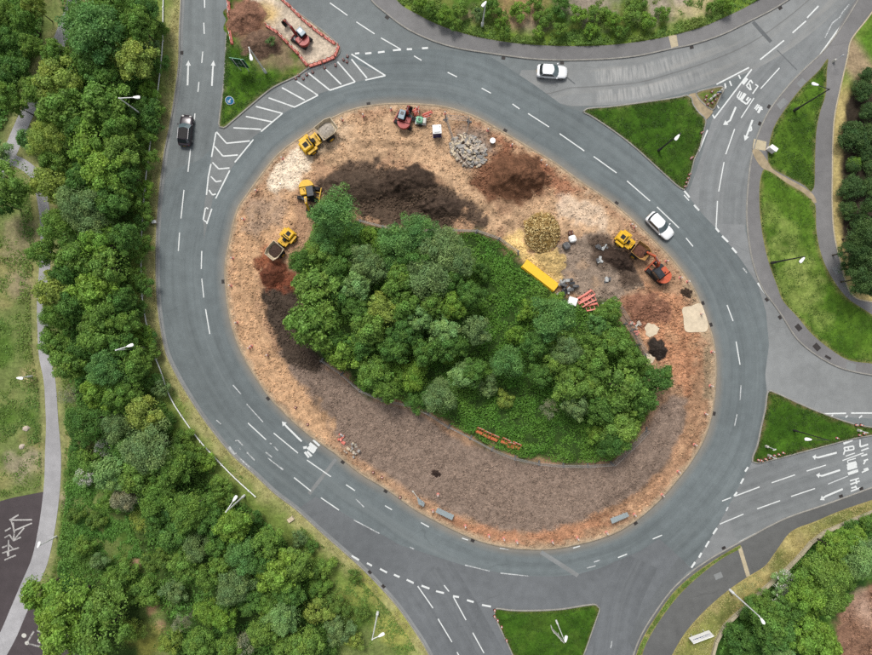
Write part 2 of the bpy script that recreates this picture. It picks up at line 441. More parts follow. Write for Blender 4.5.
def patch(name, outline, mat, colf=None, zf=None, z=0.12, cell=.7, skirt=.3, parent=None, kind='structure', far=5.0, uv=False):
    """a piece of ground inside an outline: jittered grid, triangulated to the exact edge, skirt hanging down"""
    out = np.asarray(outline, float)
    # drop near-duplicate points
    keep = [0]
    for i in range(1, len(out)):
        if np.linalg.norm(out[i] - out[keep[-1]]) > .03: keep.append(i)
    if np.linalg.norm(out[keep[-1]] - out[0]) < .03: keep.pop()
    out = out[keep]; n = len(out)
    lo, hi = out.min(0), out.max(0)
    pts = []
    if cell:
        x0, x1 = max(lo[0], VIEW[0]), min(hi[0], VIEW[1]); y0, y1 = max(lo[1], VIEW[2]), min(hi[1], VIEW[3])
        if x1 > x0 and y1 > y0:
            gx, gy = np.meshgrid(np.arange(x0, x1, cell), np.arange(y0, y1, cell))
            p = np.column_stack([gx.ravel(), gy.ravel()]) + rng.uniform(-.25, .25, (gx.size, 2)) * cell
            pts.append(p)
        if lo[0] < VIEW[0] or hi[0] > VIEW[1] or lo[1] < VIEW[2] or hi[1] > VIEW[3]:
            gx, gy = np.meshgrid(np.arange(lo[0], hi[0], far), np.arange(lo[1], hi[1], far))
            p = np.column_stack([gx.ravel(), gy.ravel()])
            m = (p[:, 0] < VIEW[0]) | (p[:, 0] > VIEW[1]) | (p[:, 1] < VIEW[2]) | (p[:, 1] > VIEW[3])
            pts.append(p[m])
    if pts:
        p = np.vstack(pts); d = sdf(p[:, 0], p[:, 1], out); p = p[d < -cell * .45]
        allp = np.vstack([out, p])
    else: allp = out
    r = delaunay_2d_cdt([Vector(q) for q in allp], [(i, (i + 1) % n) for i in range(n)], [], 1, 1e-5)
    V2 = np.array([(v.x, v.y) for v in r[0]]); F = np.array(r[2], int)
    if len(F.shape) < 2: F = np.array([f for f in r[2] if len(f) == 3])
    Z = np.full(len(V2), z)
    if zf is not None: Z = Z + zf(V2[:, 0], V2[:, 1], sdf(V2[:, 0], V2[:, 1], out))
    V = np.column_stack([V2, Z])
    tri = V2[F]; ar = (tri[:,1,0]-tri[:,0,0])*(tri[:,2,1]-tri[:,0,1]) - (tri[:,1,1]-tri[:,0,1])*(tri[:,2,0]-tri[:,0,0])
    F[ar < 0] = F[ar < 0][:, ::-1]
    if skirt:
        k = len(V); zo = Z[:n] if len(V) >= n else np.full(n, z)
        low = np.column_stack([out, np.full(n, z - skirt)]); top = np.column_stack([out, np.full(n, z)])
        V = np.vstack([V, top, low])
        i = np.arange(n); j = (i + 1) % n
        a = np.column_stack([k + i, k + n + i, k + n + j]); b = np.column_stack([k + i, k + n + j, k + j])
        F = np.vstack([F, a, b])
    me = np_mesh(name, V, F, mat)
    if colf is not None: set_col(me, colf(V[:, 0], V[:, 1], sdf(V[:, 0], V[:, 1], out)))
    o = link(name, me, parent)
    if parent is None: setp(o, kind=kind)
    return o

def strip(name, line, w, z, mat, parent=None, kind='structure', h=0.0, uvs=True):
    """band along a line: flat sheet, or with h a box section (kerb)"""
    L = np.asarray(line, float); n = len(L)
    t = np.gradient(L, axis=0); t /= np.linalg.norm(t, axis=1)[:, None] + 1e-9
    nrm = np.column_stack([-t[:, 1], t[:, 0]])
    w = np.broadcast_to(np.asarray(w, float), (n,))[:, None]
    a = L + nrm * w / 2; b = L - nrm * w / 2
    if h <= 0:
        V = np.column_stack([np.vstack([a, b]), np.full(2 * n, z)])
        i = np.arange(n - 1); F = np.column_stack([n + i, n + i + 1, i + 1, i])
    else:
        V = np.vstack([np.column_stack([a, np.full(n, z)]), np.column_stack([b, np.full(n, z)]),
                       np.column_stack([a, np.full(n, z - h)]), np.column_stack([b, np.full(n, z - h)])])
        i = np.arange(n - 1); F = np.vstack([np.column_stack([n+i, n+i+1, i+1, i]), np.column_stack([i, i+1, 2*n+i+1, 2*n+i]), np.column_stack([3*n+i, 3*n+i+1, n+i+1, n+i])])
    me = np_mesh(name, V, F, mat)
    if uvs and h <= 0:
        s = np.concatenate([[0], np.cumsum(np.linalg.norm(np.diff(L, axis=0), axis=1))])
        U = np.vstack([np.column_stack([np.zeros(n), s]), np.column_stack([w[:, 0], s])])
        ul = me.uv_layers.new(name='UVMap'); li = np.empty(len(me.loops), np.int32); me.loops.foreach_get('vertex_index', li)
        ul.data.foreach_set('uv', U[li].astype(np.float32).ravel())
    o = link(name, me, parent)
    if parent is None: setp(o, kind=kind)
    return o
def kerb(line, parent, mat='kerb', w=.19, z=.13):
    return strip('kerb', line, w, z, M[mat], parent, h=.22)

# ---- far ground and road bed
gs = 1500.0
gm = np_mesh('ground', [(-gs,-gs,-.3),(gs,-gs,-.3),(gs,gs,-.3),(-gs,gs,-.3)], [(0,1,2,3)], M['grass'])
set_col(gm, [A3(C(96, 128, 56))] * 4); setp(link('ground', gm), kind='structure')
road = patch('road', [(-150,-92),(105,-92),(105,91),(-150,91)], M['road'], z=0.0, cell=0, skirt=.2)

# ---- traced edges (picture pixels)
ISL = [(352,110),(379,105),(400,104),(425,105),(443,107),(473,116),(501,131),(531,149),(556,164),(578,180),(615,205),(641,228),(671,258),(692,286),(705,316),
       (713,341),(715.5,363),(714,398),(710,420),(704,438),(691,461),(674,483),(659,500),(637,519),(617,531.5),(597,539),(577,544),(556,548),(533,549),(508,547),
       (483,541.5),(458,531.5),(435,520),(415,509),(387,489),(361,473.5),(336,453.5),(311,436),(288,416),(270,397),(254,374),(241,350),(232,325),(227,296),
       (225.5,267),(230,240),(238,209),(247.5,194.5),(262,174.5),(279,154),(301,137.5),(330,119.5)]
isl = curve(PP(ISL), .45, True)
RING_OUT = [(382,50),(402,50),(430,49),(482,52),(501,63),(536,86),(562,105),(584,113),(610,129),(633,146),(653,164),(684,191),(704,216),(717,229),(733,249),
       (744,264),(758,285),(766,312),(769,345),(765,375),(767,392),(765,410),(761,427),(752,462),(740,484),(728,507),(715,531),(700,555),(690,568),(679,557),(663,536),
       (640,551),(600,568),(577,574.5),(555,576.5),(529,576),(501,573),(466,566),(428,554),(400,545),(381,534),(354,519.5),(338,510),(312,494),(298,509),
       (276,494),(255,475),(233,455),(215,433),(192,401),(177,375.5),(166.5,353),(160,321),(157,291),(156.4,261),(157,231),(160,190),(172,170),
       (200,160),(215,145),(235,122),(262,98),(300,77),(338,59)]
ring_out = np.array(PP(RING_OUT))
# circulating carriageway: from the island kerb out to the traced edge, u = metres from the kerb, v = metres along it
def ring_mesh():
    c = np.array(P(471, 328)); n = len(isl)
    dirs = isl - c; ang = np.arctan2(dirs[:, 1], dirs[:, 0])
    d = dirs / np.linalg.norm(dirs, axis=1)[:, None]
    tout = np.zeros(n)
    for i in range(len(ring_out)):
        a, b = ring_out[i], ring_out[(i + 1) % len(ring_out)]; e = b - a; w = a - c
        den = d[:, 0] * e[1] - d[:, 1] * e[0]
        with np.errstate(divide='ignore', invalid='ignore'):
            t = (w[0] * e[1] - w[1] * e[0]) / den; s = (w[0] * d[:, 1] - w[1] * d[:, 0]) / den
        ok = (s >= -1e-6) & (s <= 1 + 1e-6) & (t > 0); tout = np.where(ok, np.maximum(tout, t), tout)
    tin = np.linalg.norm(dirs, axis=1); K = 10
    s = np.concatenate([[0], np.cumsum(np.linalg.norm(np.diff(np.vstack([isl, isl[:1]]), axis=0), axis=1))])
    V = []; U = []
    for k in range(K + 1):
        for i in range(n + 1):
            j = i % n; r = tin[j] - .05 + (tout[j] - tin[j] + .05) * k / K
            q = c + d[j] * r; V.append((q[0], q[1], .0072)); U.append(((r - tin[j]), s[i]))
    F = [(k*(n+1)+i, k*(n+1)+i+1, (k+1)*(n+1)+i+1, (k+1)*(n+1)+i) for k in range(K) for i in range(n)]
    me = np_mesh('carriageway', V, F, M['ring'])
    ul = me.uv_layers.new(name='UVMap'); li = np.empty(len(me.loops), np.int32); me.loops.foreach_get('vertex_index', li)
    ul.data.foreach_set('uv', np.array(U, np.float32)[li].ravel())
    # upward normals
    bm = bmesh.new(); bm.from_mesh(me); bm.normal_update(); bm.faces.ensure_lookup_table()
    if bm.faces[0].normal.z < 0: bmesh.ops.reverse_faces(bm, faces=bm.faces)
    bm.to_mesh(me); bm.free()
    return link('carriageway', me, road)
ring_mesh()
def sheet(name, pts, mat, z, smooth=False, cell=0):
    q = curve(PP(pts), .8, True) if smooth else PP(pts)
    return patch(name, q, M[mat], z=z, cell=cell, skirt=0, parent=road)
sheet('south_surfacing', [(298,509),(312,494),(338,510),(354,519.5),(381,534),(400,545),(428,554),(466,566),(501,573),(529,576),(555,576.5),(577,574.5),(600,568),(640,551),(663,536),(679,557),
      (661,584),(640,615),(628,680),(690,800),(420,800),(440,690),(427,650),(412,626),(381,588),(341,549)], 'south', .0020)
sheet('east_exit_surfacing', [(769,345),(766,312),(758,285),(744,264),(790,300),(840,352),(960,362),(960,425),(820,415),(766,392),(765,375)], 'light', .0030)
sheet('north_east_approach', [(687,197),(704,216),(717,229),(733,249),(744,264),(760,280),(745,230),(745,180),(756,135),(800,75),(862,-10),(900,-60),(840,-60),(812,12),(750,70),(712,120),(700,160)], 'approach', .0036)
sheet('east_approach', [(752,462),(740,484),(728,507),(715,531),(700,555),(690,568),(740,542),(800,514),(872,487),(960,455),(960,405),(870,434)], 'approach', .0026)
sheet('hatched_surfacing', [(219,128),(250,106),(298,75),(338,57),(386,75),(356,82),(318,94),(282,114),(250,140),(235,163),(213,198),(204,240),(203,215),(211,160)], 'hatch', .009)
sheet('resurfaced_patch', [(661,584),(679,557),(663,536),(690,568),(672,590),(656,611),(640,640),(634,652),(628,640),(640,615)], 'patch', .0058)
# north-east exit, with the scuffed braking marks as part of the wearing course
def scuff():
    m = M['light'].copy(); m.name = 'asphalt_scuffed'; nt = m.node_tree; b = nt.nodes['Principled BSDF']
    old = b.inputs['Base Color'].links[0].from_socket
    uv = nd(nt, 'ShaderNodeUVMap').outputs[0]; sx = nd(nt, 'ShaderNodeSeparateXYZ'); nt.links.new(uv, sx.inputs[0])
    mp = nd(nt, 'ShaderNodeMapping'); mp.inputs['Scale'].default_value = (.35, 3.2, 1); nt.links.new(uv, mp.inputs[0])
    s = noise(nt, 1.0, 3, mp.outputs[0], .6)
    def band(v, a, b2, c, d):
        r = nd(nt, 'ShaderNodeMapRange', interpolation_type='SMOOTHSTEP'); nt.links.new(v, r.inputs[0]); r.inputs[1].default_value = a; r.inputs[2].default_value = b2
        q = nd(nt, 'ShaderNodeMapRange', interpolation_type='SMOOTHSTEP'); nt.links.new(v, q.inputs[0]); q.inputs[1].default_value = d; q.inputs[2].default_value = c
        return mth(nt, 'MULTIPLY', r.outputs[0], q.outputs[0])
    u, v = sx.outputs[0], sx.outputs[1]
    bu = mth(nt, 'ADD', band(u, 1.0, 1.6, 3.0, 3.5), band(u, 4.0, 4.4, 5.6, 6.2), True)
    k = mth(nt, 'MULTIPLY', mth(nt, 'MULTIPLY', bu, band(v, 10.6, 11.2, 18, 30)), ramp(nt, s.outputs[0], [(.36, g(0)), (.62, g(.75))]).outputs[0])
    c = mix(nt, k, old, C(192, 192, 189))
    # pale dusty strip between the lanes
    mp2 = nd(nt, 'ShaderNodeMapping'); mp2.inputs['Scale'].default_value = (.8, .06, 1); nt.links.new(uv, mp2.inputs[0])
    c = mix(nt, ramp(nt, noise(nt, 1.0, 4, mp2.outputs[0]).outputs[0], [(.5, g(0)), (.7, g(.45))]).outputs[0], c, C(176, 174, 168))
    j = band(u, 3.55, 3.62, 3.70, 3.78)
    c = mix(nt, mth(nt, 'MULTIPLY', j, .5), c, C(105, 104, 102))
    nt.links.new(c, b.inputs['Base Color']); return m
M['scuff'] = scuff()
NEX = curve(PP([(520,74),(545,84),(562,84),(612,82),(640,79),(672,71),(700,63),(735,50),(765,34),(800,8),(840,-30),(900,-90)]), .7)
wN = np.interp(np.linspace(0, 1, len(NEX)), [0, .06, .12, .3, .45, .62, 1], [1.2, 4.4, 6.2, 6.5, 7.0, 7.4, 7.4])
for nm, pts, w, col, wn, sd in (('left_road_surfacing', [(206,-120),(205,-30),(204.5,3),(203.5,60),(196.5,110),(188,150),(183,180)], 6.7, (130,137,138), (143,149,149), 21),
        ('east_approach_surfacing', [(726,512),(760,499),(820,478),(880,458),(960,432)], 8.6, (140,144,145), (152,155,155), 22),
        ('north_east_approach_surfacing', [(722,224),(723,195),(728,165),(741,132),(764,99),(800,58),(842,8),(885,-45)], 6.6, (144,148,149), (156,158,158), 23),
        ('south_approach_surfacing', [(425,575),(450,615),(478,665),(520,740)], 8.2, (118,122,125), (130,134,136), 24), ('south_exit_surfacing', [(640,560),(622,600),(612,655),(600,740)], 5.4, (116,120,123), (126,130,132), 25)):
    ln = curve(PP(pts), .7); M[nm] = asphalt(nm, C(*col), worn=C(*wn), streak=True, seed=sd)
    strip(nm, ln, w, .0040 + .0003 * (sd - 21), M[nm], road)
strip('exit_lane_surfacing', NEX, wN, .0062, M['scuff'], road)

# ---- west side: verge, wood and greenway
WK = [(184,-330),(182,-60),(181,3),(179.6,33),(179,63),(175,96),(170,126),(165,151),(160,190),(157,231),(156.4,261),(157,291),(160,321),(166.5,353),(177,375.5),
      (192,401),(207,423),(233,455),(255.5,475),(276,494),(296,509),(321,531.6),(341,549),(361,567),(381.5,588),(396.6,605),(411.7,626),(427,650),(440,680),(480,760),(560,900)]
wk = curve(PP(WK), .6)
PATH1 = curve(PP([(92,-60),(75,-8),(74,3),(61,40),(45,75),(31,106),(18,135),(8,158),(-10,185),(-60,230)]), .6)
PATH2 = curve(PP([(8,158),(24,165),(36,176),(44,205),(46.5,238),(45,271),(43,300),(43.5,330),(45,355),(50,380),(52,408),(53.5,446),(53,480),(50,510),(46,535),(40,561),(29,587),(18,613),(7,638),(-10,665),(-60,720)]), .6)
COURT = PP([(-90,520),(0,501),(15,497),(47,491),(48,510),(44,535),(37,561),(25,590),(12,614),(0,634),(-90,700)])
COURT2 = PP([(24,607),(36,600),(60,606),(78,640),(84,700),(60,760),(-30,720),(2,660)])
BELT = [PP([(62,-40),(160,-40),(160,60),(148,120),(138,200),(136,290),(148,350),(185,430),(250,505),(310,560),(330,640),(340,720),(190,720),(150,560),(100,470),(70,380),(60,300),(60,180),(40,150),(40,120),(65,60)]),
        PP([(-90,-40),(48,-40),(44,30),(20,95),(5,130),(-90,160)]), PP([(20,590),(80,570),(150,590),(150,720),(60,720)])]
def west_col(X, Y, d):
    n1 = fbm(X, Y, 6, 3); n2 = fbm(X, Y, 1.6, 9)
    c = np.tile(A3(C(116, 130, 74)), (len(X), 1))
    c = lerp(c, A3(C(146, 142, 92)), sstep(.5, .7, n1))
    c = lerp(c, A3(C(84, 112, 46)), sstep(.5, .72, fbm(X, Y, 4, 21)))
    bd = np.minimum.reduce([sdf(X, Y, b) for b in BELT])
    c = lerp(c, A3(C(58, 80, 36)), sstep(1.5, -1.5, bd + (n2 - .5) * 4))
    dk = dline(X, Y, wk[::2])
    c = lerp(c, A3(C(118, 138, 66)), sstep(5.5, 3.2, dk + (n2 - .5) * 3) * .9)
    c = lerp(c, A3(C(176, 168, 118)), sstep(2.6, .3, dk + (n2 - .5) * 2.6) * .85)
    dp = np.minimum(dline(X, Y, PATH1[::2]), dline(X, Y, PATH2[::2]))
    c = lerp(c, A3(C(150, 150, 100)), sstep(2.2, 1.2, dp + (n2 - .5) * 1.8) * .85)
    for (px, py, r, col) in [(155,603,1.5,(182,140,112)),(137,563,1.0,(176,142,116)),(160,625,1.2,(170,140,110)),(25,245,4.5,(142,136,100)),(24,465,3.2,(158,150,122)),(30,375,1.5,(190,176,130)),(68,500,2.2,(150,142,112)),(20,285,3.0,(150,140,108)),(372,585,3.5,(150,152,82)),(395,630,3.5,(158,160,86)),(350,600,3,(140,150,76)),(150,640,3,(150,150,74))]:
        q = P(px, py); c = lerp(c, A3(C(*col)), sstep(r, r * .3, np.hypot(X - q[0], Y - q[1]) + (n2 - .5) * r * 1.2))
    return c * 1.18 * (1 + (fbm(X, Y, .9, 33) - .5)[:, None] * .4)
def west_z(X, Y, d):
    dp = np.minimum(dline(X, Y, PATH1[::2]), dline(X, Y, PATH2[::2]))
    dc = np.minimum(sdf(X, Y, COURT), sdf(X, Y, COURT2))
    k = sstep(1.6, 4, dp) * sstep(.3, 2.5, -d) * sstep(.6, 2.5, dc)
    return k * (fbm(X, Y, 5, 41) * .5 + fbm(X, Y, 1.2, 43) * .15 - .1)
west = patch('west_verge', np.vstack([wk, PP([(560,1200),(-720,1200),(-720,-330)])]), M['grass'], west_col, west_z, .12, cell=.6)
kerb(wk, west, 'kerb')
def offset(line, d):
    t = np.gradient(line, axis=0); t /= np.linalg.norm(t, axis=1)[:, None]; return line + np.column_stack([-t[:, 1], t[:, 0]]) * d
strip('channel', offset(wk, .30), .36, .0112, M['seam'], road)
def ribbon(name, line, w, z, mat, parent): return strip(name, line, w, z, M[mat], parent)
n2 = len(PATH2)
for nm, ln, w in (('footpath', PATH1, 1.9), ('footpath', PATH2, np.interp(np.linspace(0, 1, n2), [0, .3, .45, .5, 1], [1.5, 1.5, 1.7, 2.25, 2.35]))):
    setp(ribbon(nm, ln, w, .150 if ln is PATH2 else .146, 'path', None), kind='structure')
court = patch('tarmac_court', COURT, M['court'], z=.138, cell=0, skirt=.1)
court2 = patch('tarmac_court', COURT2, M['court'], z=.138, cell=0, skirt=.1)

# ---- generic turf colouring
def turf(base=(92,138,40), dry=(150,150,84), amt=.35, edge=(128,112,82), ew=.6, seed=5, spots=()):
    def f(X, Y, d):
        a = fbm(X, Y, 5, seed); b = fbm(X, Y, 1.3, seed + 7)
        c = np.tile(A3(C(*base)), (len(X), 1))
        c = lerp(c, A3(C(base[0] * .8, base[1] * .84, base[2] * .8)), sstep(.45, .65, fbm(X, Y, 2.4, seed + 3)))
        c = lerp(c, A3(C(*dry)), sstep(.5, .75, a + (b - .5) * .6) * amt)
        c = lerp(c, A3(C(*edge)), sstep(-ew, -.05, d + (b - .5) * .7) * .8)
        for (px, py, r, col, k) in spots:
            q = P(px, py); c = lerp(c, A3(C(*col)), k * sstep(r, r * .2, np.hypot(X - q[0], Y - q[1]) + (b - .5) * r * 1.4))
        return c * (1 + (fbm(X, Y, .8, seed + 11) - .5)[:, None] * .5)
    return f
def bumpy(a=.06): return lambda X, Y, d: sstep(.05, .8, -d) * (fbm(X, Y, 2.2, 71) * a + fbm(X, Y, .7, 72) * a * .5)

# ---- north: footway and rough bank
NK = [(330,-90),(358,-25),(372,1),(385,12.6),(405,27.7),(430,40),(456,48),(486,53),(531,59),(562,60.5),(610,59),(638,56),(671,49),(691,45),(721.5,35),(747,22.7),(779,6),(815,-20),(880,-80)]
NF = [(372,-40),(399,3),(418,15),(438,25),(468,35),(501,41.6),(536,45.4),(599,46),(636,42.4),(668.5,36.6),(701,27.7),(721.5,19),(752,4),(790,-22),(850,-80)]
nk = curve(PP(NK), .6); nf = curve(PP(NF), .6)
north = patch('north_footway', np.vstack([nk, PP([(940,-330),(260,-330)])]), M['foot'], z=.12, cell=0)
kerb(nk, north)
def north_col(X, Y, d):
    b = fbm(X, Y, 1.4, 12); df = dline(X, Y, nf[::2])
    c = turf((92,126,48), (150,150,84), .5, (150,140,96), .5, 14, [(525,28,4,(178,160,140),.8),(475,22,3,(168,150,122),.7),(700,13,5,(214,198,150),.9),(680,15,4,(206,190,150),.8),(590,1,5,(178,160,150),.8),(660,1,5,(186,172,158),.8),(515,5,5,(200,150,122),.7)])(X, Y, d)
    return lerp(c, A3(C(128, 160, 58)), sstep(2.4, .8, df + (b - .5) * 1.5) * .7)
bank = patch('north_bank', np.vstack([nf, PP([(900,-330),(300,-330)])]), M['grass'], north_col, lambda X, Y, d: sstep(.2, 3, -d) * (fbm(X, Y, 3, 51) * .5 + fbm(X, Y, 1, 52) * .25), z=.128, cell=.5, skirt=.05)

# ---- north-west works island
NWI = [(236,-330),(229,-60),(227.7,4),(226.5,33),(224,83),(219.7,118),(219.5,127),(224,128),(233,121),(250.5,106),(273,88),(298,75.7),(309,68),(325,62),(338,55.5),(340,48),(330,37),(286,3.8),(262,-20),(200,-90),(160,-330)]
nwi = np.vstack([curve(PP(NWI[:18]), .5), PP(NWI[18:])])
WORKS = PP([(256,-10),(285,2),(338,46),(336,55),(309,66),(290,44),(266,22),(250,4)])
def nw_col(X, Y, d):
    b = fbm(X, Y, 1.3, 5)
    c = turf((84,122,36), (140,140,76), .4, (120,118,84), .6, 18)(X, Y, d)
    for poly, col, s in ((PP([(236,2),(262,2),(275,25),(296,55),(305,66),(285,72),(272,62),(262,70),(245,50),(234,38)]), (150,132,104), 1.0),
                         (PP([(235,2),(258,2),(270,20),(265,32),(240,40),(234,25)]), (150,110,88), .8), (WORKS, (222,206,184), .35)):
        c = lerp(c, A3(C(*col)), sstep(s, -s, sdf(X, Y, poly) + (b - .5) * 2 * s))
    q = P(268, 12); c = lerp(c, A3(C(228,190,110)), sstep(2.2, .3, np.hypot(X - q[0], Y - q[1]) + (b - .5) * 2) * .7)
    return c * (1 + (fbm(X, Y, .8, 6) - .5)[:, None] * .35)
nw = patch('north_west_island', nwi, M['grass'], nw_col, lambda X, Y, d: sstep(.05, .8, -d) * sstep(-.2, 1.2, sdf(X, Y, WORKS)) * fbm(X, Y, 1.5, 71) * .09, z=.12, cell=.4)
kerb(nwi[:int(len(nwi) - 3)], nw)

# ---- north-east islands
NE1 = [(583,112),(586,109.5),(610,107),(648,102),(681,97),(687,95.5),(691,98),(692.5,104),(698,112),(705.5,120),(704,129),(699,149),(694,160),(691,172),(687,186),(684,190),(680,188),(653,164),(633,146),(610.5,129),(589,115)]
NE2 = [(696,93.5),(711,88.6),(722,87),(724,89),(721,95),(714,109),(712.5,110),(704,104.5),(698,98)]
ne1 = curve(PP(NE1), .4, True); ne2 = curve(PP(NE2), .3, True)
i1 = patch('north_east_island', ne1, M['grass'], turf((68,104,30), (100,124,52), .3, (128,118,84), .5, 24), bumpy(), cell=.4); kerb(np.vstack([ne1, ne1[:1]]), i1)
i2 = patch('north_east_islet', ne2, M['grass'], turf((92,118,46), (150,140,84), .5, (150,130,100), .8, 26), bumpy(), cell=.3); kerb(np.vstack([ne2, ne2[:1]]), i2)
patch('trodden_path', curve(PP([(688,95.6),(697,93.5),(698,98.5),(704,105),(713,110.5),(710,116),(706,120),(698,112),(692.5,104)]), .4, True), M['trod'], z=.10, cell=0, skirt=.12, parent=i1)

# ---- east side: footways, grass, cycle path
EK = [(905,-80),(872,-24),(856.5,2.5),(836,35),(821,54),(811,63),(791,83),(771,108),(762,124.7),(755.7,141),(751,160),(748.5,180),(747,200),(746.7,218),(749,243),(754,267),(762.6,289),(775,306),
      (782,316),(797,339),(816,355),(838,367),(855,372),(872,375),(960,388),(1150,420)]
ek = curve(PP(EK), .6)
east = patch('east_footway', np.vstack([ek, PP([(1200,420),(1200,-330),(960,-330)])]), M['foot'], z=.12, cell=0); kerb(ek, east)
GA = [(827.5,59),(826.5,70),(825,95.7),(820,111),(816,131),(814.6,161),(814.4,174.4),(813.5,188),(811,192),(804,186),(787,177),(770,167),(767.5,161),(768,148.6),(773,128.5),(783.4,111),(801,88),(819,70)]
GB = [(764,169),(771,172),(787,183.5),(803,193),(813,201),(815,206),(816,230.6),(821,255),(831,277),(846,297),(863,309),(900,330),(960,345),(960,372),(872,363.5),(848,360),(831,350),(811.4,334),(797,317),(782,300),(777,287),(767.5,260),(761.4,230.6),(759,204),(760,179)]
seedhead = [(px, py, r, (160,174,96), .4) for px, py, r in [(785,235,3),(795,262,4),(790,285,4),(805,275,3),(803,300,3),(820,320,3),(770,215,2.4),(778,250,3),(812,290,2.5)]]
ga = patch('east_grass', curve(PP(GA), .4, True), M['grass'], turf((90,124,40), (120,142,60), .35, (140,132,88), .5, 30), bumpy(.05), z=.132, cell=.4, skirt=.05)
gb = patch('east_grass', curve(PP(GB), .4, True), M['grass'], turf((92,128,40), (130,150,70), .45, (150,142,92), .5, 34, seedhead), bumpy(.05), z=.132, cell=.4, skirt=.05)
patch('trodden_path', curve(PP([(752,150),(758,150),(767,161),(772,169),(787,178.5),(804,188),(813,195),(816,203),(813,203),(803,193),(787,183.5),(770,172),(763,169),(758,164)]), .4, True), M['trod'], z=.136, cell=0, skirt=.02, parent=east)
CP = curve(PP([(905,-60),(875,-16),(858,12),(845,34),(839,55),(833,80),(827,110),(824,140),(823,165),(823.5,195),(824.5,220),(828,245),(835,270),(845,289),(858,300),(885,306),(960,318)]), .6)
CPW = np.full(len(CP), 2.35); strip('cycle_path', CP, CPW, .1245, M['foot'], east)
CE = [(900,-40),(872,12),(850,42),(847.6,55),(840,88),(834,118),(832.5,141),(831.9,174),(832,211),(834,235.5),(839.5,260),(848,289),(855.4,298),(872,302),(960,314),(1200,330)]
ce = curve(PP(CE), .5)
def east_bed(X, Y, d):
    de = dline(X, Y, ce); b = fbm(X, Y, 1.2, 8)
    c = np.tile(A3(C(66, 58, 48)), (len(X), 1))
    c = lerp(c, A3(C(196, 178, 120)), sstep(1.5, .9, de + (b - .5) * .8))
    up = sstep(P(0, 100)[1], P(0, 70)[1], Y)
    c = lerp(c, A3(C(98, 138, 44)), up * .9); q = P(857, 66)
    c = lerp(c, A3(C(170, 150, 120)), sstep(1.6, .6, np.abs((X - q[0]) * .5 + (Y - q[1]) * .35)) * up)
    return c * (1 + (fbm(X, Y, .7, 61) - .5)[:, None] * .5)
bed = patch('east_planting_bed', np.vstack([ce, PP([(1200,-330),(960,-330)])]), M['grass'], east_bed, bumpy(.1), z=.135, cell=.4, skirt=.05)
strip('path_edging', ce, .18, .155, M['slab'], bed, h=.08)

# ---- east lower island, south island
EL = [(768.7,391),(777,393.5),(797,402.6),(819,412),(841,420),(858,425),(880,428),(905,430),(880,434),(856,438),(830,444.5),(802,452),(775,459),(757,463),(752,461.5),(752.5,457),(757,446),(761,427),(765,410)]
el = curve(PP(EL), .4, True)
eli = patch('east_island', el, M['grass'], turf((74,112,32), (116,134,56), .3, (132,104,84), .6, 40), bumpy(), cell=.4); kerb(np.vstack([el, el[:1]]), eli)
SI = [(495,609),(510,610),(526,610.5),(561,609),(587,605),(596,604.5),(599.5,608),(598,614),(592,631),(585,651),(570,690),(545,760),(530,700),(511,651),(503,634),(494.5,614)]
si = curve(PP(SI), .4, True)
sii = patch('south_island', si, M['grass'], turf((72,110,32), (104,128,52), .3, (110,110,60), .5, 44), bumpy(), cell=.4); kerb(np.vstack([si, si[:1]]), sii)

# ---- south east: verge strip, dark footway, dry verge, retaining edge, wood
SK = [(622,760),(628,680),(634.7,651),(642.7,632),(656,611),(672,589.5),(691,572),(712,557.5),(733.6,545.5),(755,534),(765,528.4),(784,519),(797,514),(821,506),(846,497),(872,487.5),(960,458),(1150,400)]
sk = curve(PP(SK), .6)
se = patch('south_east_footway', np.vstack([sk, PP([(1200,400),(1200,1000),(560,1000)])]), M['footdark'], z=.12, cell=0); kerb(sk, se)
VS = np.vstack([curve(PP([(628,690),(636.5,652),(645,633),(658,612.5),(674,591),(693,574),(714,559.5),(734,547.5),(740,544.5)]), .4), curve(PP([(741,548),(723,557.5),(701.5,573.5),(680,593.5),(664,613.6),(651,633.6),(643,651),(636,690)]), .4)])
patch('verge_strip', VS, M['grass'], turf((116,128,60), (176,166,104), .6, (166,156,104), .4, 50), bumpy(.04), z=.135, cell=.35, skirt=.05, parent=None)
patch('tactile_strip', PP([(737.3,547.5),(741,546),(749.8,575),(746,576.6)]), M['slab'], z=.14, cell=0, skirt=.03, parent=se)
VD = curve(PP([(655,720),(666,668),(673.5,651),(683,635),(693.5,621.6),(712,603),(733.6,585.5),(749.6,575),(765,565),(777,548.6),(791,531),(815,521),(838.5,511),(872,499.5),(960,470),(1150,410)]), .5)
WL = curve(PP([(700,760),(706,690),(712,652),(717.5,635),(725.6,622),(743.7,606.6),(767,584),(791,563),(817,535),(843,523),(872,511),(960,482),(1150,424)]), .5)
patch('dry_verge', np.vstack([VD, WL[::-1]]), M['grass'], turf((158,158,92), (200,184,128), .8, (178,164,112), .5, 54, [(700,640,3,(140,150,74),.6),(800,545,3,(200,180,120),.6),(760,585,4,(188,170,110),.6)]), bumpy(.06), z=.132, cell=.35, skirt=.05)
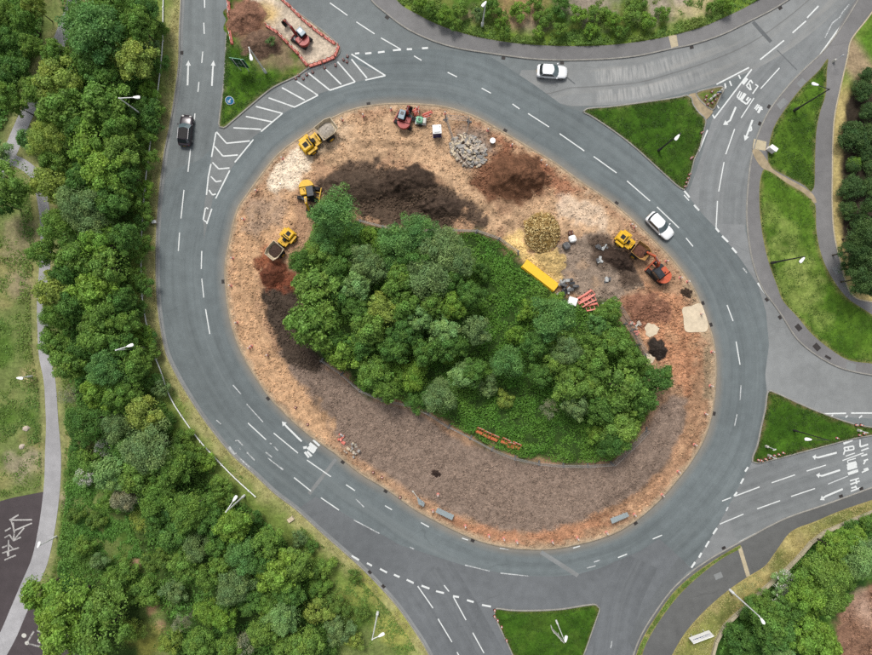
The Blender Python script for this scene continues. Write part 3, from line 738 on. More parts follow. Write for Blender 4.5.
def se_col(X, Y, d):
    b = fbm(X, Y, 2, 9)
    c = np.tile(A3(C(58, 92, 38)), (len(X), 1)); c = lerp(c, A3(C(92, 132, 50)), sstep(.5, .7, b))
    e = sdf(X, Y, PP([(905,560),(872,582),(852,592),(836,608),(832,655),(830,760),(1000,760),(1000,560)])) + (fbm(X, Y, 1.5, 3) - .5) * 2
    c = lerp(c, A3(C(158, 122, 100)), sstep(.8, -.3, e)); q = P(862, 605)
    c = lerp(c, A3(C(206, 172, 150)), sstep(3, .5, np.hypot(X - q[0], Y - q[1]) + (b - .5) * 3))
    return c * (1 + (fbm(X, Y, .8, 4) - .5)[:, None] * .6)
sew = patch('south_east_wood_floor', np.vstack([WL[::-1], PP([(720,1000),(1200,1000)])]), M['soil'], se_col, lambda X, Y, d: sstep(.3, 3, -d) * (fbm(X, Y, 2.5, 3) * .9 + fbm(X, Y, .8, 5) * .5 + fbm(X, Y, .4, 6) * .2), z=.126, cell=.35, skirt=.1)
w_ = thing('retaining_wall', 'low pale concrete edging wall between dry verge and lower right wood', 'wall')
def wall_blocks(line, w, h, z, mat, parent, L=2.4, name='coping_stone'):
    s = np.concatenate([[0], np.cumsum(np.linalg.norm(np.diff(line, axis=0), axis=1))])
    k = int(s[-1] / L)
    for i in range(k):
        a, b = i * L, (i + 1) * L - .03
        p = np.array([np.interp(a, s, line[:, 0]), np.interp(a, s, line[:, 1])]); q = np.array([np.interp(b, s, line[:, 0]), np.interp(b, s, line[:, 1])])
        c = (p + q) / 2
        if abs(c[0]) > 75 or abs(c[1]) > 60: continue
        hh = h + random.uniform(-.03, .04); l = np.linalg.norm(q - p); an = math.atan2(*(q - p)[::-1]) + random.uniform(-.015, .015)
        MB().box(-l/2, l/2, -w/2, w/2, -.2, hh, bev=.03).build(name, M[mat], parent, (c[0], c[1], z), an)
M['wallstone'] = plain('wall_coping', C(216, 204, 174), .9, var=.14, scale=1.5)
wall_blocks(WL, .40, .55, .12, 'wallstone', w_)

# ---- central island soil
Z = []   # (polygon px, colour, edge softness m, noise m, weight)
Z.append(([(322,362),(345,378),(370,398),(420,412),(470,445),(530,462),(612,464),(645,430),(668,393),(690,398),(686,430),(668,465),(640,492),(600,516),(545,534),(500,532),(440,508),(400,484),(345,446),(322,420),(296,385),(276,352),(290,335)], (138,120,107), .5, .5, 1))
Z.append(([(330,122),(400,112),(450,122),(462,150),(500,215),(560,188),(622,222),(600,236),(560,240),(520,236),(480,226),(440,180),(400,158),(350,160),(312,178),(268,206),(262,190),(300,150)], (196,163,130), .9, 2.0, 1))
Z.append(([(238,215),(262,195),(300,190),(300,225),(268,262),(262,290),(268,330),(290,370),(330,424),(320,440),(288,412),(254,370),(236,325),(230,268)], (200,162,126), .8, 1.6, 1))
Z.append(([(246,200),(270,195),(290,205),(285,225),(262,235),(244,228)], (170,146,126), .8, 1.6, .8))
Z.append(([(700,345),(708,400),(700,430),(684,462),(650,500),(615,523),(560,540),(505,540),(450,522),(440,512),(500,534),(545,534),(600,516),(640,492),(668,465),(684,432),(688,380)], (180,142,112), .5, 1.0, 1))
Z.append(([(440,512),(500,530),(545,532),(600,518),(612,524),(560,541),(505,541),(455,526)], (176,128,98), .5, 1.0, .8))
Z.append(([(262,182),(280,160),(302,143),(322,148),(318,160),(300,182),(296,192),(276,193)], (232,214,190), .35, 1.0, 1))
Z.append(([(300,140),(330,122),(350,132),(320,165),(300,160)], (208,182,152), .7, 1.5, .8))
Z.append(([(316,182),(345,166),(380,163),(420,170),(445,186),(470,206),(480,222),(440,230),(380,226),(330,206)], (90,75,63), .5, 1.6, 1))
Z.append(([(470,165),(500,150),(530,155),(552,175),(545,195),(515,202),(488,198),(470,185)], (124,88,67), .6, 1.5, 1))
Z.append(([(480,128),(520,148),(556,172),(578,190),(560,200),(552,180),(520,150),(485,140)], (160,112,86), .5, 1.2, .9))
Z.append(([(455,130),(490,130),(494,150),(470,172),(456,160)], (150,132,118), .5, .8, .9))
Z.append(([(262,290),(285,278),(300,290),(318,345),(326,362),(322,374),(300,374),(278,352),(266,322)], (77,66,57), .35, .8, 1))
Z.append(([(258,262),(272,256),(292,266),(292,284),(270,290),(258,282)], (128,74,54), .5, 1.3, .9))
Z.append(([(268,246),(284,246),(284,262),(268,266)], (150,92,66), .8, 1.5, .7))
Z.append(([(615,292),(640,282),(668,292),(690,300),(700,330),(700,362),(690,400),(668,385),(650,350),(628,322)], (186,138,106), .6, 1.6, 1))
Z.append(([(614,300),(640,286),(660,296),(665,320),(640,325),(622,318)], (134,96,78), .5, 1.5, .9))
Z.append(([(556,246),(575,238),(592,234),(620,250),(642,286),(616,302),(600,312),(570,292),(552,268)], (146,129,114), .4, 1.0, 1))
Z.append(([(588,240),(602,237),(628,262),(640,282),(622,288),(604,262),(592,256)], (84,70,60), .5, 1.2, .9))
Z.append(([(503,240),(520,228),(530,250),(552,262),(562,280),(556,286),(530,268),(510,254)], (222,190,128), .5, 1.0, 1))
Z.append(([(566,196),(600,212),(606,222),(580,222),(556,210)], (214,192,168), .8, 1.8, .8))
Z.append(([(684,285),(694,292),(706,318),(712,352),(712,400),(704,400),(704,345),(690,310)], (160,142,116), .4, .8, .8))
WOODS = [(322,200),(362,224),(389,230),(435,234),(470,232),(497,240),(517,254),(556,292),(575,303),(606,304),(625,326),(638,346),(646,372),(648,392),(640,432),(612,460),(585,463),(550,462),(520,457),(495,448),(470,435),(445,422),(425,409),(395,399),(368,396),(345,375),(324,358),(312,338),(303,300),(302,262),(314,222)]
Z.append((WOODS, (54,76,34), .8, .8, 1))
MOUNDS = [(420,184,5.0,3.6,1.5),(362,185,5.5,3.0,.9),(452,208,3.5,2.6,.7),(518,178,4.6,3.2,1.7),(270,275,2.4,2.0,.6),(640,305,3.2,2.6,.5),(612,262,3.2,1.6,.7)]
RUTS = [PP([(300,170),(352,150),(410,150),(455,175),(500,215),(560,232),(600,245)]), PP([(318,162),(365,140),(420,140),(470,180),(515,222)]), PP([(255,215),(246,260),(250,310),(275,360),(320,415)]), PP([(263,215),(254,260),(258,310),(283,360),(328,415)]),
        PP([(702,360),(700,410),(680,455),(640,500),(585,530)]), PP([(696,360),(693,410),(672,452),(634,495),(580,522)]), PP([(560,205),(600,225),(640,262),(680,310),(694,360)])]
PADS = [curve(PP([(682,308),(690,306),(700,303.5),(704,312),(707.5,325),(706,331),(696,332),(685,331),(683,318)]), .3, True)] + [np.array([(P(px, py)[0] + r*math.cos(a*.449), P(px, py)[1] + r*math.sin(a*.449)) for a in range(14)]) for px, py, r in ((651,330,.95),(648,359,.8))]
def isl_col(X, Y, d):
    n1 = fbm(X, Y, 3.2, 101) - .5; n2 = fbm(X, Y, 1.0, 103) - .5
    c = np.tile(A3(C(172, 138, 110)), (len(X), 1))
    for poly, col, s, nz, w in Z:
        k = sdf(X, Y, PP(poly)) + n1 * nz * 2.2 + n2 * nz * 1.6
        c = lerp(c, A3(C(*col)), sstep(s, -s, k) * w)
    for r in RUTS:
        k = dline(X, Y, r); c = c * (1 - .22 * (sstep(.55, .2, np.abs(k - .8) + n2 * .6) * sstep(.4, .6, fbm(X, Y, 4, 107)))[:, None])
    wd = sdf(X, Y, PP(WOODS))
    clod = fbm(X, Y, .75, 109) - .5
    c = lerp(c, A3(C(206, 170, 134)), sstep(.10, .3, fbm(X, Y, 1.7, 113) - .5) * .35 * (wd > 0) * (c[:, 0] > .12) * sstep(-.5, .5, sdf(X, Y, PP(Z[0][0]))))
    # dusty margin next to the kerb
    c = lerp(c, A3(C(176, 156, 130)), sstep(-.9, -.2, d + n2 * .8) * .75)
    fl = sstep(.6, -.6, sdf(X, Y, PP(Z[0][0])))
    return c * 1.34 * (1 + clod[:, None] * (.62 - .42 * fl)[:, None])
def isl_z(X, Y, d):
    n = fbm(X, Y, 2.6, 121) - .5; f = fbm(X, Y, .6, 123) - .5
    k = sstep(.1, 1.2, -d)
    z = k * (n * .30 + f * .24 + (fbm(X, Y, .35, 127) - .5) * .10 + .05)
    for mx, my, rx, ry, h in MOUNDS:
        q = P(mx, my); e = np.hypot((X - q[0]) / rx, (Y - q[1]) / ry) + n * .9 + f * .35
        z = z + h * sstep(1.05, .1, e)
    for r in RUTS:
        z = z - .10 * sstep(.5, .15, np.abs(dline(X, Y, r) - .8)) * k
    wd = sdf(X, Y, PP(WOODS)); z = z * sstep(-2, 1, wd) + .15 * sstep(1, -2, wd)
    flat = sdf(X, Y, PP(Z[0][0])); z = np.where(flat < 0, z * .3, z); z = np.maximum(z, -.06)
    for pad in PADS: z = np.where(sdf(X, Y, pad) < .35, .0, z)
    return z
island = patch('island_soil', isl, M['soil'], isl_col, isl_z, z=.12, cell=.3)
kerb(np.vstack([isl, isl[:1]]), island, 'kerb_dusty', .24, .125)
def soil_z(px, py):
    """height of the island soil at a pixel"""
    x, y = P(px, py); X = np.array([x]); Y = np.array([y])
    return .12 + float(isl_z(X, Y, sdf(X, Y, isl))[0])
patch('pale_pad', PADS[0], M['sand'], z=.20, cell=0, skirt=.2, parent=island)
def disc(px, py, r, mat, z, name, parent):
    q = P(px, py); a = np.linspace(0, 6.283, 28)[:-1]
    rr = r * (1 + .12 * np.sin(a * 3 + 1) + .08 * np.sin(a * 7))
    return patch(name, np.column_stack([q[0] + rr * np.cos(a), q[1] + rr * np.sin(a)]), M[mat], z=z, cell=0, skirt=.2, parent=parent)
disc(651, 330, .95, 'sand', .19, 'pale_pad', island)
disc(648, 359, .8, 'sand', .19, 'pale_pad', island)
# ================================================================ road markings, drains, covers
mark_cache = {}
def mark(x1, y1, x2, y2, w=.15, name='lane_dash', mat='paint', z=.016, parent=None):
    a = np.array(P(x1, y1)); b = np.array(P(x2, y2)); d = b - a; L = np.linalg.norm(d)
    if L < 1e-3: return
    z += (mark_cache.setdefault('n', 0) % 97) * 4e-5; mark_cache['n'] += 1      # strokes that cross never share a plane
    n = np.array([-d[1], d[0]]) / L * w / 2
    q = [a + n, a - n, b - n, b + n]
    k = max(1, int(L / .5)); V = []; 
    for i in range(k + 1):
        t = i / k; e1 = random.uniform(-.012, .012); c = a + d * t; nn = n * (1 + random.uniform(-.08, .08))
        V += [(*(c + nn), z), (*(c - nn), z)]
    F = [(2*i, 2*i+1, 2*i+3, 2*i+2) for i in range(k)]
    me = np_mesh(name, V, F, M[mat]); return link(name, me, parent or road)
def marks(txt, **kw):
    for ln in txt.strip().split('\n'):
        v = [float(t) for t in ln.split()]
        for i in range(0, len(v), 4): mark(*v[i:i+4], **kw)
marks("""203.8 22.7 204.3 34 202.8 51.7 201.8 63 199 82 198 92 195 113.5 194 123.6 190.5 149 188 172 184 190 181 218.5 179.6 232.6 178.4 251
201.8 251 201.3 269 201.8 278.6 203.8 297.5 205.6 309 209.8 334 204.5 -2 204.7 8
248 423 266 439.6 273.7 433 298 453 307 460 331 476.7 294 477.5 311 491 321 497.7 339 510 346 484.6 355 490.6 385 505.6 392 509.7 421 522.5 429 527
462 538 468 540 573 548 580 546 618 557.5 627 554 652.6 539 662 535
417.7 586 433 608 438 618.7 452 642 444 585 449 591.4 453.5 597 466 620 472.7 632.5 484 653 457 652 466 668 488 662 500 685
719.7 524 743.5 514 735 496 759.6 486.8 771.6 482.7 795 474.7 806.6 471 826 465 757 508.8 780 500.6 791 496.4 815 488.4 722 501 731 497.5 
684 195 689 200.6 627 181 650 201 657 207 679 228 686 238 693 246.5 717.4 201 716 228 724 162 718.6 191.5 734.6 129 725.7 154.4 754 98 741 118 779.5 68 760.6 88.8
381 38 401 49.5 414 56 421.6 60.5 447.6 72.4 457 77 481.7 88.3 491 93.3 512.4 104 519.5 109 528 113.5 549 127 559.6 133.7 584.3 151 593.6 156.5 616.6 173
330 3 347.6 15.6 356.4 22 374.6 34 727 305 733 321 736 341.5 740 364.7 312 -10 322 -3""")
marks("""246.7 404 263 422 268 458 283 470 356 499 364 507 828 484 848 476 499.6 548 508.5 549.5 586.7 568 595.5 565.7 741 385 740 400 737 414 734.5 426 612 641 610.6 648 216.4 420 221 424 233 385 241 394 594 562 600 560""", mat='paint_worn', w=.14)
marks("""353.7 519.8 379.4 533.4 465 565 489.6 571 500 573 529 576 409.7 547 414 549""", mat='paint_worn', name='edge_line', w=.15)
marks("""351.7 555.6 359 560 367 563 372 565.7 380 568.7 387 572.5 394 574.5 399.6 577 406.7 579.6 413.7 583 421.5 585.5 429.5 588.5 436 591 444 593 453 596 459 597 467 600 473.7 602 482 604.8 491 606.5
691.4 567.6 695 562 698.9 557.5 701.5 552.7 705.5 547 709 541 713 534 717 528 734 496 737 492 740.6 483.6 743.5 478.4 745 471.5 748 467
684 190.5 689.5 197.5 694 205 699 210.6 715.7 228 719 232 722 236 728 242 732 247.7 736.5 253 757.7 283 765 293
355 53.7 359.4 53.2 365.2 53.7 371.5 53 378 52.5 384.6 51.7 393 50.5 401 49.7 406.8 49.4 412 49.2 422 48.4 428 48 462 48.7 469.6 49.7 474.6 50.5 482 51""", name='give_way_dash', w=.26)
marks("""743 268 747 273 728 507 726 511""", name='give_way_dash', w=.2, mat='paint_worn')
# hatched ghost island
marks("""351.4 54.2 385.4 75.7 385.4 75.7 365.2 80.2 351.4 59.3 367 78.2 337.5 61.8 355.1 82 355.1 82 329.9 90.3 324.9 68.6 341.3 84.5 308.5 73.2 329.9 90.3
295.9 80.7 318 95.4 318 95.4 294.6 107.2 282 87.8 304.7 100.2 268.6 97.9 294.6 107.2
256 106.5 282.5 113.5 282.5 113.5 261 131.7 245.9 116.5 271.9 121.9 233.5 127.9 261 129.4
216.4 131.9 226.5 143.3 226.5 143.3 249.9 141 253.5 139.5 234.8 162.4 216 132.4 211.6 157 214.5 146.3 223 156.2 223 156.2 237.9 155
211 164 208.4 176.5 208.4 176.5 206.5 195 212.5 162.5 218.8 169 218.8 169 229.5 168 229.8 170.5 215.7 198.6 211 176.5 216 181.8 216 181.8 221.5 180.8 209 190 212.5 195 212.5 195 216 194
205.5 208 203.3 219.8 206 207.5 208.3 208.8 211.8 208.8 206.8 224 203.5 220 207 222.5""", name='hatch_line', w=.19)
marks("""716.4 84.5 749 67.6 714 118.6 751.7 69.4 729.5 81 731.5 86 738.5 75 740.5 79 725 83.5 725.5 88.5 716.5 104.5 719 108.5 712.5 114.7 714.5 118.6""", name='hatch_line', w=.2)
marks("""707.6 130 698.7 151.4 760 59.8 784 40.5 792.4 33 806 21 807 18 818.5 6 739 542.3 755 533.8 822.6 413.7 846 413.2 851 413 872 413 819.4 55.5 856 4.5 869 -14 856 4.5""", name='edge_line', w=.2)
marks("""831 416.5 833 414.7 845.5 417.5 847.5 415.5 859 418 862 415.5""", name='edge_line', w=.18)
marks("""825 38 832 23.4 832 23.4 840 17 840 17 842.3 12.6 842.3 12.6 849 4.5""", name='zigzag_line', w=.16, mat='paint_worn')
# lane arrows: shaft, then a barbed head bent to one side
def arrow(x1, y1, x2, y2, hx, hy, side=1, w=.26):
    a = np.array(P(x1, y1)); b = np.array(P(x2, y2)); t = np.array(P(hx, hy))
    d = (b - a) / np.linalg.norm(b - a); n = np.array([-d[1], d[0]])
    hd = (t - b); hl = np.linalg.norm(hd); hd = hd / hl; hn = np.array([-hd[1], hd[0]])
    z = .0165; V = []; F = []
    def quad(*p):
        o = len(V); V.extend([(*q, z) for q in p]); F.append(tuple(range(o, o + len(p))))
    quad(a + n*w/2, a - n*w/2, b - n*w/2, b + n*w/2)
    m = b + hd * hl * .45
    quad(b + n*w/2, b - n*w/2, m - hn*w*.45, m + hn*w*.45)
    quad(m + hn*w*1.5, m - hn*w*1.5, t, t)
    me = bpy.data.meshes.new('lane_arrow')
    me.from_pydata(V, [], [tuple(dict.fromkeys(f)) for f in F]); me.materials.append(M['paint'])
    # all faces up
    bm = bmesh.new(); bm.from_mesh(me)
    for f in bm.faces:
        f.normal_update()
        if f.normal.z < 0: f.normal_flip()
    bmesh.ops.remove_doubles(bm, verts=bm.verts, dist=1e-4); bm.to_mesh(me); bm.free()
    link('lane_arrow', me, road)
arrow(836.8,452.6,818,457.5,812.3,456.6); arrow(840,470,822,475.8,816,474.8); arrow(842.7,489,826,496,820,500)
arrow(735.8,107,730,120.5,723,125); arrow(752.5,120,748,132,744.5,141)
arrow(301.7,441.4,287,427,282,421.5); arrow(187.6,85.5,188.1,70,188.5,60.5,w=.24); arrow(211.9,86,212.8,70,213.6,60.5,w=.22)
marks("""748 131 751.5 130.5 751.5 130.5 751 126.5""", name='lane_arrow', w=.22)
# lettering, stroke by stroke as far as it can be made out
def strokes(x0, y0, s, txt, w, mat='paint', name='lettering'):
    for ln in txt.strip().split('\n'):
        v = [float(t) for t in ln.split()]; ww = v[0]
        for i in range(1, len(v), 4):
            mark(x0 + v[i]/s, y0 + v[i+1]/s, x0 + v[i+2]/s, y0 + v[i+3]/s, w * ww, name, mat)
strokes(836, 434, 10.92, """1.5 80 105 180 65
1 85 150 190 130 190 130 195 168 195 168 100 185 100 185 88 150 130 140 140 178 80 225 100 170
.7 105 242 205 207 125 290 215 265 130 322 215 300 125 290 130 322
2.2 120 350 225 318 122 380 228 350
2 130 435 240 398
1 150 512 250 482 155 550 258 512 215 490 225 545
1 165 590 225 575 160 625 265 586 208 562 226 602
1.2 260 95 265 140 265 140 350 112
1 275 182 355 152 275 240 340 220 300 292 350 276 300 330 322 288 280 420 356 384 300 388 350 372 262 60 262 95""", .2)
marks("842.5 460.5 863.5 452.8", w=.14)
strokes(725, 70, 14.886, """2 330 125 262 212
1 380 150 315 240 325 245 380 300 365 205 388 300 380 150 412 200
.9 450 215 492 240 492 240 410 355
.9 225 315 178 400 250 330 198 440 178 400 240 455
2.2 300 350 240 440
1.2 240 455 320 510 320 510 385 425 350 405 318 455
1 490 510 440 580 512 522 460 600 500 560 560 590
1.8 542 545 490 640""", .2)
strokes(295, 430, 21.83, """1.4 400 215 535 345
3.2 290 365 430 480
2 320 290 470 410
1.6 180 390 262 372
1.5 212 478 305 600 265 465 362 572""", .2)
strokes(225, 430, 14.53, """1 190 150 265 230 150 155 190 150 320 325 430 440 130 350 170 335 220 415 350 535 650 190 678 200 715 240 770 300 590 320 685 395 310 330 335 320 210 265 230 275
1.9 60 245 130 350
.7 685 455 850 575""", .18, 'paint_worn')
for o_, txt, x0, y0, s in ((court, """1 110 215 355 212 110 215 210 158 60 335 125 300 150 335 355 248 128 222 165 330 55 408 112 376 112 376 152 440 152 440 270 300 150 442 235 400 165 330 152 440
1 30 515 112 482 112 490 150 530 30 575 215 515 100 430 100 605 55 650 180 597 85 560 95 610 150 240 155 335""", 0, 500, 10.9), (court2, """1.2 310 500 375 390 300 520 480 565 480 565 590 555 485 570 555 430 490 615 610 545 410 380 540 440""", 0, 595, 10.9)):
    for ln in txt.split('\n'):
        v = [float(t) for t in ln.split()]
        for i in range(1, len(v), 4): mark(x0 + v[i]/s, y0 + v[i+1]/s, x0 + v[i+2]/s, y0 + v[i+3]/s, .2 * v[0], 'painted_stroke', 'paint_old', .145, o_)
for px, py, r in ((24.6, 635, .34), (41.3, 640, .46), (27.5, 642.5, .3)):
    q = P(px, py); a = np.linspace(0, 6.283, 21)[:-1]
    patch('painted_disc', np.column_stack([q[0] + r*np.cos(a), q[1] + r*np.sin(a)*.9]), M['offwhite'], z=.1455, cell=0, skirt=0, parent=court2)
# seams in the surfacing
for (a, b, w, mt) in (((309,494),(336,459),.5,'seam'),((541,552),(578,575.5),.6,'light'),((753,22),(771,42),.5,'patch'),((695,566),(661,586),.25,'patch'),((777,50),(797,70),.12,'patch'),((560,72),(575,84),.18,'patch')):
    mark(*a, *b, w, 'surface_seam', mt, .0135)
# drain gratings along the kerbs
DR = """369 105 503 131 616 205 706.5 303 713 325 714 412 475.5 536 636 521 343 460 386 488 270.5 397 225 283 179 53 561 60.5 502 55 388 13 770 108 764.5 127 720 543 861 488.5 842 497 766.5 297 780 318 381 588 369.5 575 690.5 44.5 779 9"""
v = [float(t) for t in DR.split()]
dm = MB().box(-.27,.27,-.2,.2,0,.012)
for k in range(6): dm.box(-.22+.075*k, -.22+.075*k+.03, -.17, .17, .012, .022)
dme = dm.mesh('drain_grate', M['iron'])
grates = {}
for i in range(0, len(v), 2):
    q = P(v[i], v[i+1]); L = np.array(q)
    best = None
    for ln in (isl, wk, nk, ek, sk):
        d = np.hypot(*(ln - L).T); j = int(d.argmin())
        if best is None or d[j] < best[0]: best = (d[j], ln, j)
    d0, ln, j = best; t = ln[min(j+1, len(ln)-1)] - ln[max(j-1, 0)]
    nrm = np.array([-t[1], t[0]]) / np.linalg.norm(t)
    side = 1 if np.dot(L - ln[j], nrm) > 0 else -1
    if ln is isl: side = 1 if np.dot(nrm, ln[j] - np.array(P(471, 328))) > 0 else -1
    else: side = {id(wk): 1, id(nk): -1, id(ek): -1, id(sk): 1}[id(ln)]
    c = ln[j] + nrm * side * .36
    o = link('drain_grate', dme, None, (c[0], c[1], .0125), math.atan2(t[1], t[0]))
    where = {id(isl): 'central island', id(wk): 'left verge', id(nk): 'top footway', id(ek): 'right footway', id(sk): 'lower right footway'}[id(ln)]
    m_ = np.array(P(471, 328)); key = (math.pi / 2 - math.atan2(c[1] - m_[1], c[0] - m_[0])) % (2 * math.pi) if ln is isl else -c[1] if ln is wk or ln is ek else c[0]
    grates.setdefault(where, []).append((key, o))
ORD = ['first', 'second', 'third', 'fourth', 'fifth', 'sixth', 'seventh', 'eighth', 'ninth', 'tenth', 'eleventh', 'twelfth', 'thirteenth', 'fourteenth']
for where, l in grates.items():
    l.sort(key=lambda a: a[0]); tail = {'central island': 'clockwise from the top', 'left verge': 'from the top', 'right footway': 'from the top'}.get(where, 'from the left')
    for k_, (_, o) in enumerate(l): setp(o, f'small dark drain grate along the {where} kerb, {ORD[k_]} {tail}', 'drain', f'drain grates along the {where} kerb')
# footway covers
for px, py, a, w, l in ((798,327.5,-.85,.7,.9),(816.3,347,-.85,.75,1.0),(827.5,357.3,-.5,.35,.9),(835.5,270.5,-1.0,.7,1.1),(718,575.5,.4,.8,1.1)):
    q = P(px, py)
    mb = MB().box(-l/2, l/2, -w/2, w/2, 0, .012).box(-l/2+.06, -.03, -w/2+.06, w/2-.06, .012, .018).box(.03, l/2-.06, -w/2+.06, w/2-.06, .012, .018)
    setp(mb.build('inspection_cover', M['iron'] if py > 300 and px > 760 else M['seam'], None, (q[0], q[1], .127), a),
         {798: 'square dark inspection cover, upper one in the curving right footway', 816.3: 'square dark inspection cover, larger lower one in the curving right footway', 827.5: 'narrow dark inspection cover at the footway kerb below the two square ones', 835.5: 'pale rectangular cover in the cycle path beside the dark right-hand trees', 718: 'pale rectangular cover in the dark footway at lower right'}[px], 'cover')
for pts, nm in (([(753.5,139),(766,142),(765,151),(752,149)], 'a'), ([(846.5,361.5),(855.5,364),(855,371.5),(845.5,369)], 'b'), ([(668,36),(676,34.5),(678,46.5),(671,48.2)], 'c'), ([(796,84),(802,78),(806,82),(800,88)],'d'), ([(776,105),(783,98),(788,102),(780,110)],'e')):
    patch('tactile_paving', PP(pts), M['slab' if nm in 'ac' else 'seam'], z=.128, cell=0, skirt=.0, parent=(north if nm == 'c' else east))
# ================================================================ vegetation
def leaf_arrays(C3, N3, size, r):
    """quads of leaf sprays: centres, facing, size"""
    n = len(C3)
    N3 = N3 / (np.linalg.norm(N3, axis=1)[:, None] + 1e-9)
    a = np.cross(N3, r.normal(size=(n, 3))); a /= np.linalg.norm(a, axis=1)[:, None] + 1e-9
    b = np.cross(N3, a)
    L = (size * r.uniform(.7, 1.35, n))[:, None]; W = L * r.uniform(.45, .75, n)[:, None]
    fold = N3 * L * r.uniform(-.25, .1, n)[:, None]
    V = np.stack([C3 - a * L, C3 - b * W + fold * .2, C3 + a * L + fold, C3 + b * W + fold * .2], 1).reshape(-1, 3)
    F = np.arange(4 * n).reshape(-1, 4)
    return V, F
def crown_mesh(seed, R=3.0, Ht=8.0, lobes=42, leaves=150, leaf=.16, low=.28, flat=1.0, spread=1.0, airy=0.0):
    leaves = int(leaves * 1.5); leaf *= .86; lobes = int(lobes * 1.15)
    r = np.random.default_rng(seed)
    cz = Ht * (.5 + low * .5); rz = Ht * (1 - low) * .5 * flat
    # lobes over an uneven egg, denser outside and on top
    u = r.normal(size=(lobes, 3)); u /= np.linalg.norm(u, axis=1)[:, None]; u[:, 2] = np.where(u[:, 2] < -.35, -u[:, 2], u[:, 2])
    rad = r.uniform(.42, .90, lobes) ** .8 * spread
    wob = 1 + .22 * np.sin(np.arctan2(u[:, 1], u[:, 0]) * 3 + seed) + .12 * np.sin(np.arctan2(u[:, 1], u[:, 0]) * 5 + seed * 2)
    LC = u * rad[:, None] * np.array([R, R, rz]) * np.column_stack([wob, wob, np.ones(lobes)]); LC[:, 2] += cz
    LR = R * r.uniform(.15, .31, lobes)
    pts = []; nor = []; col = []
    for c, lr in zip(LC, LR):
        k = int(leaves * (lr / (R * .235)) ** 2)
        d = r.normal(size=(k, 3)); d /= np.linalg.norm(d, axis=1)[:, None]; d[:, 2] = np.where(d[:, 2] < -.3, -d[:, 2] * .8, d[:, 2])
        rr = lr * r.uniform(.62, 1.08, k) * (1 + .18 * np.sin(d[:, 0] * 5 + d[:, 1] * 4 + seed))
        pts.append(c + d * rr[:, None] * np.array([1, 1, .85])); nor.append(d * .95 + np.array([0, 0, .22]) + r.normal(size=(k, 3)) * (.55 + airy))
        t = r.uniform(.8, 1.2); hue = r.uniform(-.09, .09)
        col.append(np.column_stack([np.full(k, t * (1 + hue)), np.full(k, t), np.full(k, t * (1 - hue))]) * r.uniform(.62, 1.38, (k, 1)))
    # loose outer sprays for a broken edge
    k = int(lobes * leaves * .06); d = r.normal(size=(k, 3)); d /= np.linalg.norm(d, axis=1)[:, None]; d[:, 2] = np.abs(d[:, 2]) * .9 - .1
    pts.append(d * np.array([R, R, rz]) * r.uniform(.85, 1.08, k)[:, None] + np.array([0, 0, cz])); nor.append(d + r.normal(size=(k, 3)) * .7); col.append(np.ones((k, 3)) * r.uniform(.8, 1.2, (k, 1)))
    pts = np.vstack(pts); nor = np.vstack(nor); col = np.vstack(col)
    V, F = leaf_arrays(pts, nor, leaf, r)
    me = np_mesh('crown', V, F, LEAF['a']); set_col(me, np.repeat(col, 4, axis=0))
    return me, LC
def trunk_mesh(seed, Ht, LC, r0=.17, dead=False):
    r = random.Random(seed); mb = MB()
    z1 = Ht * .35; b = (r.uniform(-.15, .15), r.uniform(-.15, .15), z1)
    mb.lathe([(r0 * 1.5, -.25), (r0 * 1.15, .15), (r0, .5)], 8)
    mb.tube((0, 0, .45), b, r0, r0 * .8, 7)
    top = (b[0] * 1.5, b[1] * 1.5, Ht * .78); mb.tube(b, top, r0 * .8, r0 * .25, 6)
    for i in range(9 if dead else 6):
        q = LC[r.randrange(len(LC))]; t = r.uniform(.0, .6)
        s = tuple(b[k] + (top[k] - b[k]) * t for k in range(3))
        m = tuple(s[k] + (q[k] - s[k]) * .55 + r.uniform(-.2, .2) for k in range(3))
        mb.tube(s, m, r0 * .45, r0 * .28, 5); mb.tube(m, tuple(q), r0 * .28, r0 * .08, 5)
    return mb.mesh('trunk', M['deadwood' if dead else 'bark'])
FORMS = {}
for fam, args in {
    'broad': [dict(lobes=44, leaves=150), dict(lobes=52, leaves=130, low=.25), dict(lobes=38, leaves=170), dict(lobes=60, leaves=110, spread=1.05), dict(lobes=48, leaves=140, flat=1.1)],
    'fine':  [dict(lobes=64, leaves=150, leaf=.105, airy=.25), dict(lobes=56, leaves=170, leaf=.11, airy=.3), dict(lobes=70, leaves=130, leaf=.10, airy=.2)],
    'clump': [dict(lobes=26, leaves=240, leaf=.18), dict(lobes=22, leaves=280, leaf=.17, spread=.95), dict(lobes=30, leaves=210, leaf=.19)],
    'shrub': [dict(Ht=4.4, lobes=30, leaves=150, low=.05, leaf=.15), dict(Ht=4.0, lobes=26, leaves=170, low=.05, leaf=.17), dict(Ht=4.8, lobes=36, leaves=130, low=.05, leaf=.14)],
    'dome':  [dict(Ht=3.6, lobes=46, leaves=190, low=.02, leaf=.13, spread=.9), dict(Ht=3.8, lobes=52, leaves=170, low=.02, leaf=.12, spread=.9)],
    'sparse':[dict(lobes=20, leaves=60, leaf=.10, airy=.5), dict(lobes=16, leaves=70, leaf=.10, airy=.5)],
}.items():
    FORMS[fam] = []
    for i, a in enumerate(args):
        me, LC = crown_mesh(hash(fam) % 1 + sum(map(ord, fam)) + i * 13, **a)
        FORMS[fam].append((me, trunk_mesh(i + len(fam), a.get('Ht', 8.0), LC, .17 if a.get('Ht', 8) > 5 else .08, fam == 'sparse')))

